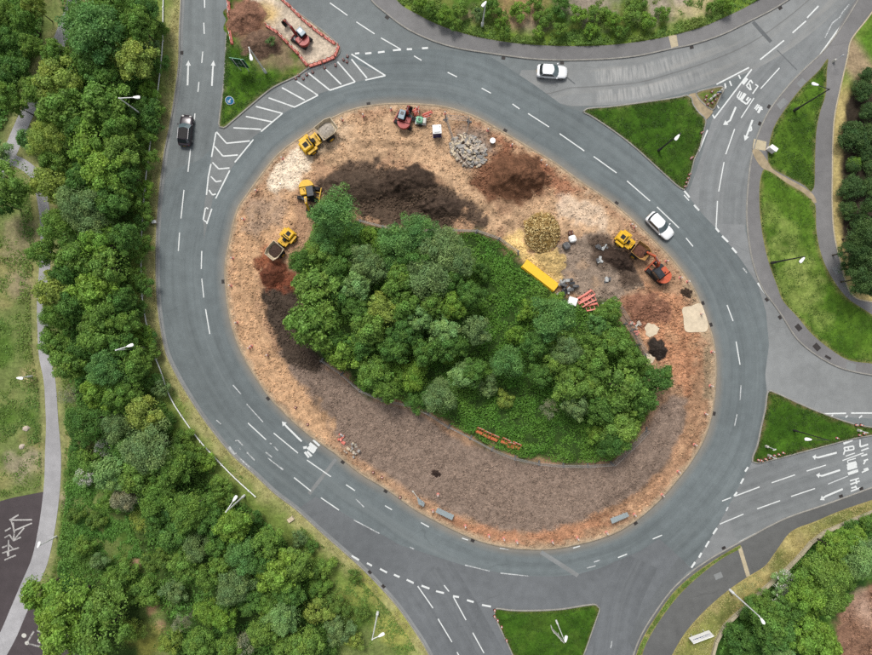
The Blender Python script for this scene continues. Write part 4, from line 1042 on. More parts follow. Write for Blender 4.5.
# crowns as seen: x y radius colour [form]; f fine, c clumped, s shrub, m dome, x sparse, otherwise broad
TREES = {
'belt': """155 110 9 a s;152 126 9 d s;150 160 9 a s;147 190 9 b s;145 212 8 a s;145 244 9 a s;146 286 9 d s;161 30 8 a s;162 66 8 d s;151 338 8 d s;25 23 13 a;10 45 13 d;8 18 12 a;38 10 9 o;14 73 14 d;34 48 10 a;8 96 12 a;20 108 9 a;30 140 11 w s;15 183 19 a c;4 205 12 d;2 150 10 p s
98 35 26 w f;141 28 15 a;150 14 12 d;113 8 14 a;136 60 18 o;97 66 16 d;60 58 12 a;62 80 20 o;38 93 13 a;108 80 14 d;106 106 22 a c;66 112 20 a;147 112 15 d s;52 142 18 o f;93 144 20 b c;121 152 18 a;121 128 14 a;150 92 10 b s;143 138 10 a s;152 50 9 g s;84 20 14 d;150 72 8 a s;80 128 12 d;60 162 14 a
103 172 20 b;55 184 18 o;83 206 21 g f;113 204 16 d;96 224 17 g f;60 228 16 a f;101 244 20 b c;79 259 16 a;47 254 12 a;111 268 18 a c;98 292 20 b c;56 290 16 o;136 276 10 a s;136 203 10 a s;140 256 8 a s;76 306 15 d;108 314 17 a;141 309 8 d s;58 318 13 a f;128 238 13 d;130 176 12 d;134 150 10 a s;125 300 12 d;86 182 14 d;70 275 13 d;128 322 12 a;140 225 8 d s;124 190 10 a
58 344 14 a;101 336 18 a;144 336 11 b s;109 368 18 w f;137 364 14 a;73 364 16 a;101 393 14 b c;121 397 14 a;145 413 17 o;88 421 18 d f;119 427 15 g f;72 394 11 s x;151 448 24 g f;114 470 16 p;177 463 18 a f;139 473 18 a;206 462 10 b s;91 462 13 a s;104 448 8 k s;161 388 9 g s;182 438 10 a s;167 470 15 a;150 380 10 d s;85 350 12 d;125 345 12 d;132 390 12 a;165 420 10 d s;128 448 13 d;80 441 10 d s;195 452 9 a s;86 476 9 k s;152 352 8 a s
160 497 18 a f;192 508 20 a f;143 519 13 o m;127 497 12 s f;112 502 12 a s;177 534 16 d;198 545 14 g f;188 561 14 a;128 570 10 a s;42 590 17 b c;53 606 14 b c;71 600 24 b c;107 606 22 a c;67 631 24 b c;102 632 24 a c;142 592 14 a s;134 630 11 o s;208 612 14 b m;203 639 14 a;118 577 12 a s;160 528 10 d;150 560 9 v s;175 590 11 g s;222 485 11 a s;215 520 14 d;172 640 11 o s;185 620 10 s x;95 520 9 v s;84 545 10 a s;100 560 9 g s;75 515 8 v s;210 575 13 a;160 515 12 d;228 500 9 a s;172 508 12 w f;218 545 12 d;165 560 10 v s
235 524 16 b;246 553 18 w f;268 541 14 a;279 571 18 b c;297 564 15 a;321 568 12 a s;236 584 18 g f;254 597 14 d;284 615 16 p f;265 627 14 a;317 610 14 o s;308 642 16 a;340 630 14 g s;225 615 12 b;246 640 13 s x;334 602 11 v s;290 590 13 d;300 538 8 g s;270 600 12 a;328 650 11 d s;318 588 11 a s;232 645 12 a;286 645 12 a;345 610 8 v s;355 640 9 o s;312 545 7 d s;265 560 12 d;254 520 9 d s;225 560 12 a;230 600 10 d;355 575 7 v s;362 612 8 v s;252 575 10 a""",
'centre': """336 215 24 w f;327 241 15 w f;304 261 14 d f;318 253 14 a;370 238 10 b s;398 244 20 w f;418 233 18 w f;438 250 22 g f;428 278 22 g f;458 262 17 g f;366 262 16 g f;318 287 23 a c;357 286 13 p;401 282 16 a;378 271 12 g;314 323 23 a c;385 311 16 o;405 305 14 a;451 307 12 b;420 318 13 p;443 331 14 p;356 309 14 d;369 328 17 a;403 332 14 d
343 351 16 b c;373 371 16 a;411 374 17 b m;446 345 14 d;440 396 16 g f;464 374 13 p;395 347 14 d;475 330 14 g;449 357 8 b s;472 371 13 d;507 362 16 w f;553 319 21 w f;590 340 13 a;566 351 15 g f;607 313 13 a;571 383 17 a;620 387 22 a c;655 380 15 d;549 407 10 s x;611 342 16 a;629 358 12 a;620 426 18 a;600 409 14 d;590 361 14 a;611 441 14 d f;575 405 12 g;535 345 13 d;388 390 12 a;360 345 12 d;425 352 12 d;418 402 11 d s;470 296 13 d;335 271 14 d;345 297 12 d;487 386 11 g s;540 375 11 d;555 365 12 a;642 400 13 d;415 258 14 d;384 252 12 a;350 248 12 d;530 310 11 b s;460 345 10 d;432 305 13 a;590 385 13 a;595 325 11 w;640 365 10 a s;335 340 12 d;600 430 12 b s;450 280 12 d;482 270 9 d s;560 335 12 a;515 335 10 b s;505 400 9 o s;635 415 11 b s;572 365 11 b;556 300 8 b s""",
'southeast': """831 546 14 b;857 557 19 p f;823 571 21 a f;784 581 11 k s;804 592 17 b;822 596 16 a;765 615 16 a;771 629 18 d;797 629 20 b c;815 638 18 b c;775 648 13 p;848 577 10 a s;740 638 16 d s;855 535 10 b s;752 612 12 d s;790 608 14 d;806 570 10 b s;845 540 11 b;780 600 9 k s;745 648 10 d s;868 548 12 g s;758 640 12 d s;838 600 11 a s;730 630 8 d s;760 598 9 a s;850 525 8 d s;868 522 9 a s""",
'east': """853 165 7 q m;852 187 12 q m;847 210 9 q m;866 152 9 q m;868 186 10 q m;863 91 10 q m;853 137 15 q m;854 163 7 b m;868 133 11 q m;868 112 9 q m;862 235 15 q f;850 252 12 q f;866 262 17 q f;858 280 14 q f;870 210 11 q f;868 285 12 q;846 268 8 q s;858 222 8 q m;870 165 8 q m;866 75 7 q m""",
'north': """430 10 7 a s;445 16 8 b s;460 10 8 a s;492 8 9 a s;500 22 6 b s;520 12 9 b s;545 18 9 a s;560 8 9 d s;578 16 9 b s;595 14 9 a s;612 20 8 b s;630 16 9 a s;648 22 8 b s;662 14 7 a s;560 30 7 a s;590 30 7 b s;620 32 6 a s;538 33 6 b s;478 14 6 g s;455 25 6 a s;420 3 6 b s;505 33 6 a s;725 4 7 b s;710 8 5 a s;640 5 7 a s;535 5 7 a s""",
'works': """272 42 5 g s""",
}
LAND = {
 'belt': [(137,98,'the upper left lamp post'),(131,346,'the middle left lamp post'),(235,499,'the lower left lamp post'),(381,634,'the bottom lamp post'),(46,250,'the shaded footpath stretch'),(53,430,'the wide footpath stretch'),(22,540,'the painted dark tarmac'),(60,45,'the top left footpath'),(145,225,'the straight guard rail'),(40,640,'the bottom left painted discs'),(25,165,'the footpath fork'),(185,420,'the bend of the guard rail')],
 'centre': [(308,193,'the yellow excavator'),(281,244,'the yellow dumper by the wood'),(540,276,'the long yellow trough'),(411,374,'the round lime crown'),(657,348,'the small dark soil heap'),(322,362,'the lower left fence end'),(612,463,'the lower fence corner'),(497,440,'the orange barrier row'),(410,230,'the upper fence')],
 'southeast': [(760,618,'the lower right lamp post'),(855,615,'the brown earth patch'),(817,535,'the retaining wall bend'),(701,637,'the white board sign')],
 'east': [(832,100,'the upper cycle path'),(832,200,'the middle cycle path'),(840,270,'the cycle path bend')],
 'north': [(484,8,'the top lamp post'),(552,70,'the silver car'),(672,42,'the pale tactile crossing'),(700,14,'the dry pale grass patch')],
 'works': [(300,36,'the red excavator')],
}
CW = dict(a='mid-green', b='bright lime-green', d='dark green', g='grey-green', o='olive-green', w='bluish-green', p='pale green', k='white-blossomed', s='sparse greyish', v='dull green', q='deep evergreen')
GW = dict(belt='trees in the left belt', centre='trees in the central wood', southeast='trees in the lower right wood', east='shrubs along the cycle path', north='shrubs on the top bank', works='shrubs by the works')
FM = dict(f='fine', c='clump', s='shrub', m='dome', x='sparse', n='broad')
def place_trees():
    entries = []
    for area, txt in TREES.items():
        for ln in txt.replace('\n', ';').split(';'):
            t = ln.split()
            if not t: continue
            fm = t[4] if len(t) > 4 else 'n'
            entries.append([area, float(t[0]), float(t[1]), float(t[2]), t[3], fm])
    # one label each: look + direction from a landmark + rank of nearness
    lab = {}
    for i, (area, x, y, r, sp, fm) in enumerate(entries):
        best = min(LAND[area], key=lambda l: math.hypot(l[0] - x, l[1] - y))
        dx, dy = x - best[0], y - best[1]; k = math.hypot(dx, dy)
        v = 'above' if dy < -.38 * k else 'below' if dy > .38 * k else ''
        h = 'left' if dx < -.38 * k else 'right' if dx > .38 * k else ''
        where = (v + (' ' + h if h else '')) if v else h
        where = {'left': 'left of', 'right': 'right of', 'above': 'above', 'below': 'below', 'above left': 'above left of', 'above right': 'above right of', 'below left': 'below left of', 'below right': 'below right of'}[where or 'above']
        size = 'small' if r < 10 else 'medium' if r < 17 else 'large'
        noun = 'shrub' if fm in 'sm' else 'tree'
        key = f"{size} {CW[sp]} {noun} {where} {best[2]}"
        lab.setdefault(key, []).append((k, i))
    ordn = ['nearest', 'second nearest', 'third nearest', 'fourth nearest', 'fifth nearest', 'sixth nearest', 'seventh nearest', 'eighth nearest']
    names = {}
    for key, l in lab.items():
        l.sort()
        for j, (_, i) in enumerate(l): names[i] = key if len(l) == 1 else f"{key}, {ordn[j]}"
    for i, (area, x, y, r, sp, fm) in enumerate(entries):
        fam = FORMS[FM[fm]]; me, tr = fam[i % len(fam)]
        shr = fm in 'sm'
        base_h = {'s': 4.4, 'm': 3.7}.get(fm, 8.0)
        rm = r / S
        Ht = (rm * 1.55 + .5) if fm == 's' else (rm * 1.15 + .3) if fm == 'm' else (rm * 1.55 + 3.6)
        Ht *= random.uniform(.9, 1.12)
        hc = Ht * .62
        gx, gy = P(x, y, hc); rm = rm * (H - hc) / H * 1.07
        z = .2 if area != 'east' else .14
        t = thing('shrub' if shr else 'tree', names[i], 'shrub' if shr else 'tree', (gx, gy, z), random.uniform(0, 6.28), GW[area])
        t.scale = (rm / 3.0, rm / 3.0 * random.uniform(.9, 1.1), Ht / base_h)
        cr = link('crown', me, t); cr.material_slots[0].link = 'OBJECT'; cr.material_slots[0].material = LEAF[sp]
        tk = link('trunk', tr, t)
        if sp == 'k':
            cr.material_slots[0].material = LEAF['p']; fl = link('blossom', BLOSSOM, t); fl.scale = (1, 1, .55)
_r = np.random.default_rng(9); _d = _r.normal(size=(900, 3)); _d /= np.linalg.norm(_d, axis=1)[:, None]; _d[:, 2] = np.abs(_d[:, 2])
_k = fbm(_d[:, 0] * 3, _d[:, 1] * 3, .9, 5) > .46; _d = _d[_k]
_V, _F = leaf_arrays(_d * np.array([3.0, 3.0, 3.6]) * _r.uniform(.7, 1.08, (len(_d), 1)) + np.array([0, 0, 4.6]), _d + np.array([0, 0, .6]), .15, _r)
BLOSSOM = np_mesh('blossom', _V, _F, M['offwhite'])
place_trees()

# ---------------- ground cover nobody could count
def cover(name, label, polys, n, leaf, mat, hgt=.5, clump=1.2, seed=3, z=.15, excl=None, tall=False, group=None, up=.9, var=.25):
    r = np.random.default_rng(seed); pts = []
    allp = np.vstack([np.array(p) for p in polys]); lo, hi = allp.min(0), allp.max(0)
    tries = 0; tot = 0
    while tot < n and tries < 40:
        tries += 1
        q = r.uniform(lo, hi, (n * 2, 2))
        ok = np.zeros(len(q), bool)
        for p in polys: ok |= sdf(q[:, 0], q[:, 1], p) < -.1
        if excl is not None: ok &= excl(q[:, 0], q[:, 1])
        ok &= r.uniform(0, 1, len(q)) < sstep(.25, .6, fbm(q[:, 0], q[:, 1], clump, seed + 5)) * .9 + .1
        pts.append(q[ok]); tot += ok.sum()
    q = np.vstack(pts)[:n]; n = len(q)
    hh = fbm(q[:, 0], q[:, 1], clump, seed + 5); hh = hgt * np.clip((hh - .2) * 1.7, .05, 1.2)
    zz = z + hh * r.uniform(.35, 1.0, n)
    N = r.normal(size=(n, 3)) * .55 + np.array([0, 0, up])
    gx = (fbm(q[:, 0] + .3, q[:, 1], clump, seed + 5) - fbm(q[:, 0] - .3, q[:, 1], clump, seed + 5)); gy = (fbm(q[:, 0], q[:, 1] + .3, clump, seed + 5) - fbm(q[:, 0], q[:, 1] - .3, clump, seed + 5))
    N[:, 0] -= gx * hgt * 3; N[:, 1] -= gy * hgt * 3
    V, F = leaf_arrays(np.column_stack([q, zz]), N, leaf, r)
    me = np_mesh(name, V, F, LEAF[mat])
    hue = (fbm(q[:, 0], q[:, 1], 3.5, seed + 9) - .5)[:, None]
    c = (1 + (fbm(q[:, 0], q[:, 1], 2.0, seed + 8) - .5)[:, None] * .5) * r.uniform(1 - var, 1 + var, (n, 1)) * np.array([1.0, 1.0, 1.0]) + hue * np.array([.5, .05, .1])
    set_col(me, np.repeat(np.clip(c, .2, 2), 4, axis=0))
    return setp(link(name, me), label, 'vegetation', group, 'stuff')
woods = [PP(WOODS)]
cover('undergrowth', 'bright green bramble undergrowth filling the gaps of the central wood', woods, 90000, .105, 'u', .8, 1.3, 5, .2, excl=lambda X, Y: sdf(X, Y, PP([(518,262),(524,256),(562,284),(556,296)])) > .1)
cover('undergrowth', 'dark green scrub beneath the trees of the left belt', [BELT[0]], 52000, .17, 'x', 1.0, 1.8, 6, .2, excl=lambda X, Y: (dline(X, Y, PATH2[::2]) > 1.7) & (dline(X, Y, wk[::2]) > 3.2))
cover('undergrowth', 'dark scrub left of the top left footpath', [BELT[1]], 9000, .17, 'x', .9, 1.8, 7, .2, excl=lambda X, Y: (X > -68) & (Y < 50) & (dline(X, Y, PATH1[::2]) > 1.7))
MEADOW = [PP([(0,170),(38,185),(40,230),(38,300),(37,360),(42,400),(43,486),(0,498)]), PP([(62,300),(66,300),(75,380),(105,470),(150,560),(190,650),(60,650),(46,600),(58,545),(64,480),(66,420),(60,350)]), PP([(300,520),(340,552),(380,592),(408,632),(420,655),(300,655)])]
cover('meadow_plants', 'rough meadow herbs beside the footpath and lower left verge', MEADOW, 42000, .10, 'v', .45, 1.3, 8, .15, excl=lambda X, Y: (dline(X, Y, PATH2[::2]) > 1.6) & (dline(X, Y, wk[::2]) > 1.2), var=.35)
cover('meadow_scrub', 'dense green scrub between lower footpath and left belt', [PP([(64,480),(72,430),(105,470),(150,560),(165,600),(120,600),(60,590),(58,545)])], 26000, .12, 'x', .7, 1.6, 18, .2, excl=lambda X, Y: (dline(X, Y, PATH2[::2]) > 2.2) & (np.hypot(X - P(137,563)[0], Y - P(137,563)[1]) > 1.0), var=.35)
vline = lambda X, Y: (dline(X, Y, wk[::2]) < 4.2) & (dline(X, Y, wk[::2]) > .25)
cover('verge_grass', 'dry yellowish grass along the left road kerb', [np.vstack([wk[(np.abs(wk[:,1]) < 52)], (wk[(np.abs(wk[:,1]) < 52)] - np.array([4.4, 2.0]))[::-1]])], 36000, .07, 'y', .16, .9, 9, .12, excl=lambda X, Y: vline(X, Y) & (fbm(X, Y, 1.5, 4) > .36), var=.3)
cover('verge_grass', 'green grass along the left road kerb under the guard rail', [np.vstack([wk[(np.abs(wk[:,1]) < 52)], (wk[(np.abs(wk[:,1]) < 52)] - np.array([5.0, 2.4]))[::-1]])], 22000, .08, 'v', .22, .9, 19, .12, excl=lambda X, Y: (dline(X, Y, wk[::2]) < 5.5) & (dline(X, Y, wk[::2]) > 1.2), var=.3)
cover('bank_plants', 'tall weeds on the bank above the top footway', [np.vstack([nf, PP([(850,-25),(372,-25)])])], 80000, .10, 'v', .55, 1.4, 10, .15, excl=lambda X, Y: (Y < 48) & (fbm(X, Y, 4, 77) > .26) & (X < 48), var=.35)
cover('undergrowth', 'deep green undergrowth of the lower right wood', [PP([(716,655),(727,624),(768,586),(818,537),(872,514),(880,570),(846,592),(834,608),(830,655)])], 17000, .15, 'x', .8, 1.5, 11, .2)
def blades(name, label, outline, n, mat='t', seed=1, leaf=.065, h=.09, z=.13):
    return cover(name, label, [outline], n, leaf, mat, h, .7, seed, z, var=.28)
blades('lawn_grass', 'mown grass of the upper right triangular island', ne1, 16000, mat='e', seed=21)
blades('lawn_grass', 'mown grass of the right triangular island', el, 13000, mat='e', seed=22)
blades('lawn_grass', 'mown grass of the bottom island', si, 12000, mat='e', seed=23)
blades('lawn_grass', 'mown grass between cycle path and footway, lower big piece', curve(PP(GB), .4, True), 22000, seed=24)
blades('lawn_grass', 'mown grass between cycle path and road, upper narrow piece', curve(PP(GA), .4, True), 12000, seed=25)
cover('lawn_grass', 'grass at the tip of the upper left works island', [PP([(226,34),(234,40),(245,52),(262,72),(286,74),(298,75),(272,87),(250,104),(232,120),(221,127),(223,84)])], 11000, .065, 't', .09, .7, 26, .13)
cover('verge_grass', 'straw coloured grass on the lower right verge', [np.vstack([VD[np.abs(VD[:,1]) < 50], WL[np.abs(WL[:,1]) < 50][::-1]])], 13000, .08, 'y', .14, .9, 27, .13, var=.3)
cover('verge_grass', 'yellow green grass of the narrow strip beside the lower right footway', [VS], 5000, .07, 'v', .1, .7, 28, .13)
# ================================================================ things
R = math.radians
def face(px1, py1, px2, py2):
    """heading angle from one picture point to another"""
    return math.atan2(-(py2 - py1), px2 - px1)
def sup(hw, z0, z1, x, n=20, e=3.2):
    """rounded box section across a vehicle at x"""
    zc, hz = (z0 + z1) / 2, (z1 - z0) / 2; out = []
    for i in range(n):
        a = 6.28318 * i / n; c, s = math.cos(a), math.sin(a)
        out.append((x, hw * math.copysign(abs(c) ** (2 / e), c), zc + hz * math.copysign(abs(s) ** (2 / e), s)))
    return out
# ---------------------------------------------------------------- cars
def car(label, loc, rz, L, W, Ht, paint, roof=None, rails=False, suv=False, screen='glass_pale'):
    t = thing('car', label, 'car', loc, rz, 'cars on the roundabout roads')
    p = M[paint]; h = L / 2; w = W / 2; belt = Ht * (.62 if suv else .63)
    prof = [(-1.0,.62,.42,.60),(-.985,.80,.30,.90),(-.94,.90,.26,.985),(-.85,.965,.22,1.0),(-.6,1,.2,1.0),(-.2,1,.2,.99),(.15,1,.2,.965),(.45,.985,.2,.93),(.68,.955,.22,.88),(.85,.88,.25,.80),(.95,.74,.30,.70),(.99,.56,.36,.6),(1.0,.40,.40,.55)]
    MB().rings([sup(w * a, b, belt * c, h * x, 24, 4) for x, a, b, c in prof]).build('body', p, t, smooth=True)
    # cabin: tapered, waist ring to roof ring
    xr, xf = (-.93 if suv else -.9) * h, .40 * h; xr2, xf2 = (-.80 if suv else -.66) * h, .04 * h
    w0, w1 = w * .93, w * .76; z0, z1 = belt * .93, Ht - .03
    def ring(xa, xb, hw, z, c=.12): return [(xa+c,-hw,z),(xb-c*1.5,-hw,z),(xb,-hw*.55,z),(xb+.06,0,z),(xb,hw*.55,z),(xb-c*1.5,hw,z),(xa+c,hw,z),(xa,hw*.6,z),(xa-.02,0,z),(xa,-hw*.6,z)]
    A, B = ring(xr, xf, w0, z0), ring(xr2, xf2, w1, z1)
    MB().rings([A, B, [(x*.97-.0, y*.9, z+.035) for x, y, z in B]]).build('cabin', p, t, smooth=True)
    if roof: 
        MB().plate([(x*.93, y*.86) for x, y, z in B], Ht - .005, Ht + .014).build('roof_panel', M[roof], t)
    else:
        MB().plate([(x*.95, y*.88) for x, y, z in B], Ht - .005, Ht + .012).build('roof_panel', p, t)
    def pane(name, ia, ib, m, lo=.16, hi=.90, off=.012, ins=.06):
        a0, a1, b0, b1 = Vector(A[ia]), Vector(A[ib]), Vector(B[ia]), Vector(B[ib])
        def pt(u, v): return (a0 + (a1 - a0) * u) * (1 - v) + (b0 + (b1 - b0) * u) * v
        q = [pt(ins, lo), pt(1 - ins, lo), pt(1 - ins, hi), pt(ins, hi)]
        nn = (q[1] - q[0]).cross(q[3] - q[0]).normalized()
        c = sum(q, Vector()) / 4
        if nn.dot(c - Vector((-.2, 0, belt))) < 0: nn = -nn
        MB().add([v + nn * off for v in q] + [v - nn * .01 for v in q], [(0,1,2,3),(4,5,6,7),(0,1,5,4),(1,2,6,5),(2,3,7,6),(3,0,4,7)]).build(name, m, t)
    pane('side_window', 0, 1, M['glass']); pane('side_window', 6, 5, M['glass'])
    # front screen and rear window span several facets
    def screen_part(name, idx, m, lo, hi, off):
        mb = MB(); vs = []
        for v in (lo, hi):
            for i in idx:
                a, b = Vector(A[i]), Vector(B[i]); q = a * (1 - v) + b * v; q.x += off; q.z += abs(off) * .6; vs.append(q)
        n = len(idx); mb.add(vs + [v - Vector((off*2, 0, .02)) for v in vs], [(i, i+1, n+i+1, n+i) for i in range(n-1)] + [(2*n+i, 2*n+i+1, 3*n+i+1, 3*n+i) for i in range(n-1)])
        mb.build(name, m, t)
    screen_part('windscreen', [1, 2, 3, 4, 5], M[screen], .05, .95, .015)
    screen_part('rear_window', [6, 7, 8, 9, 0], M['glass'], .25, .92, -.015)
    for sx in (-1, 1):
        for sy in (-1, 1):
            wh = MB().lathe([(.24,-.11),(.32,-.10),(.33,-.05),(.33,.05),(.32,.10),(.24,.11)], 18, Matrix.Translation((sx * h * .62, sy * (w - .10), .33)) @ Matrix.Rotation(R(90), 4, 'X')).build('wheel', M['black'], t, smooth=True)
            MB().lathe([(.22,-.012),(.22,.012),(.05,.02)], 12, Matrix.Translation((sx * h * .62, sy * (w + .012), .33)) @ Matrix.Rotation(R(-90 * sy), 4, 'X')).build('rim', M['chrome'], wh)
    for sy in (-1, 1):
        MB().box(h*.80, h*.93, sy*w*.55-.14, sy*w*.55+.14, belt*.62, belt*.78, bev=.03).build('headlight', M['lamp'], t)
        MB().box(-h*.975, -h*.90, sy*w*.68-.11, sy*w*.68+.11, belt*.66, belt*.9, bev=.03).build('tail_light', M['taillight'], t)
        MB().box(xf*.78-.08, xf*.78+.08, sy*(w+.10)-.09, sy*(w+.10)+.09, belt*.98, belt*1.12, bev=.03).build('mirror', p, t)
        if rails:
            MB().bar((xr2*.98, sy*w1*1.02, Ht-.01), (xf2*.9, sy*w1*1.02, Ht-.01), .05, .05).build('roof_rail', M['chrome'], t)
    MB().box(h*.95, h*1.003, -.26, .26, belt*.42, belt*.54).build('number_plate', M['white'], t)
    MB().box(-h*1.003, -h*.95, -.26, .26, belt*.5, belt*.62).build('number_plate', M['yellow'], t)
    return t
q = P(552.3, 71.3, .8); car('silver white hatchback on the upper exit road, beside the top footway', (*q, .006), face(537, 70.5, 568, 72.5), 4.2, 1.8, 1.52, 'carsilver')
q = P(660.5, 226, .8); car('white estate car on the roundabout beside the orange excavator', (*q, .008), face(649.5, 214.5, 672, 237), 4.35, 1.82, 1.62, 'carwhite', suv=True)
q = P(185.3, 130, .8); car('black car with dark glass roof driving up the left road', (*q, .006), face(184.2, 147, 187, 115), 4.35, 1.84, 1.55, 'carblack', 'black', True)

# ---------------------------------------------------------------- lamp posts
def lamp(label, px, py, h, hx=None, hy=None, mat='galv', arm=True, r=.10):
    x, y = P(px, py); t = thing('street_lamp', label, 'street lamp', (x, y, .1), 0, 'street lamps')
    MB().lathe([(r*1.9, -.2), (r*1.9, 1.2), (r*1.25, 1.3), (r*1.15, 1.6), (r*.62, h)], 10).build('post', M[mat], t, smooth=True)
    if hx is not None:
        tx, ty = P(hx, hy, h); dx, dy = tx - x, ty - y
    else: dx, dy = .5, 0
    L = math.hypot(dx, dy); u = Vector((dx / L, dy / L, 0))
    a = MB().tube((0, 0, h - .1), tuple(u * max(L - .35, .05) + Vector((0, 0, h + .12))), r*.6, r*.45, 8)
    a.lathe([(r*.8, h-.2), (r*.8, h+.02)], 8); a.build('arm', M[mat], t)
    an = math.atan2(dy, dx)
    Mx = Matrix.Translation(tuple(u * L + Vector((0, 0, h + .14)))) @ Matrix.Rotation(an, 4, 'Z')
    hd = MB().rings([[(x, y * wd, z) for y, z in ((-1, 0), (-.8, .09), (0, .13), (.8, .09), (1, 0), (.7, -.05), (-.7, -.05))] for x, wd in ((-.42, .09), (-.25, .15), (.1, .22), (.36, .20), (.45, .10))], Mx).build('lantern', M['white'], t, smooth=True)
    MB().box(-.1, .36, -.14, .14, -.075, -.05, Mx).build('lens', M['lamp'], hd)
    return t
lamp('galvanised street lamp rising from the trees beside the black car', 148, 119, 8.6, 137.5, 98)
lamp('galvanised street lamp among the trees at the left middle bend', 145, 348, 8.6, 131, 345.5)
lamp('galvanised street lamp among the trees at lower left verge', 245, 495, 8.6, 235.5, 498)
lamp('galvanised street lamp on the scrubby verge at bottom centre', 378, 611, 8.6, 381.5, 634)
lamp('pale street lamp standing at the dark footway at lower right', 729.5, 589.6, 8.6, 761.5, 620)
lamp('dark street lamp on the upper right triangular island', 658, 151, 8.6, 676.5, 138, 'darkpost')
lamp('dark street lamp crossing the grass by the right footway', 771, 263, 8.6, 801, 260.3, 'darkpost')
lamp('dark street lamp on the narrow grass by the upper right road', 793.5, 111, 8.6, 814, 85, 'darkpost')
lamp('dark street lamp on the right triangular island', 793, 430, 8.6, 807, 439, 'darkpost', r=.07)
lamp('pale street lamp on the bank above the top footway', 482, 27, 7.0, 484, 5)
lamp('pale street lamp on the tip of the upper left works island', 266, 73, 8.6, 251.5, 58)
lamp('short pale lamp on the meadow left of the footpath', 33, 376, 3.4, 21, 378, r=.07)
lamp('short pale lamp leaning over the footpath beside painted tarmac', 57, 536, 4.2, 40, 544, r=.07)
lamp('pale street lamp at the back of the bottom island', 556, 620, 6.5, 565.5, 638, r=.07)

# ---------------------------------------------------------------- guard rail
t = thing('guard_rail', 'pale steel guard rail between left road verge and trees', 'guard rail')
GR = curve(PP([(166,-20),(165,3),(164,50),(159.5,93),(152.6,141),(147.6,180),(144,226),(143,261),(144,296),(148.5,325),(154,350),(161.5,368),(171.5,396),(187,421),(202,441),(217,457.5),(236,477),(257,496)]), 1.0)
for s0 in range(0, len(GR) - 1, 4):
    seg = GR[s0:min(s0 + 5, len(GR))]
    mb = MB()
    for i in range(len(seg) - 1):
        a, b = seg[i], seg[i + 1]
        d = (b - a) / np.linalg.norm(b - a); n = np.array([-d[1], d[0]])
        prof = [(0, .74), (.07, .70), (.02, .66), (.07, .62), (0, .58), (-.04, .60), (-.04, .73)]
        V = [(*(p + n * o), z) for p in (a, b) for o, z in prof]; k = len(prof)
        mb.add(V, [(j, (j + 1) % k, k + (j + 1) % k, k + j) for j in range(k)])
    mb.build('rail', M['galv'], t)
    p0 = seg[0]; MB().box(-.07, .07, -.07, .07, -.2, .72).build('post', M['galv'], t, (p0[0], p0[1], .12))

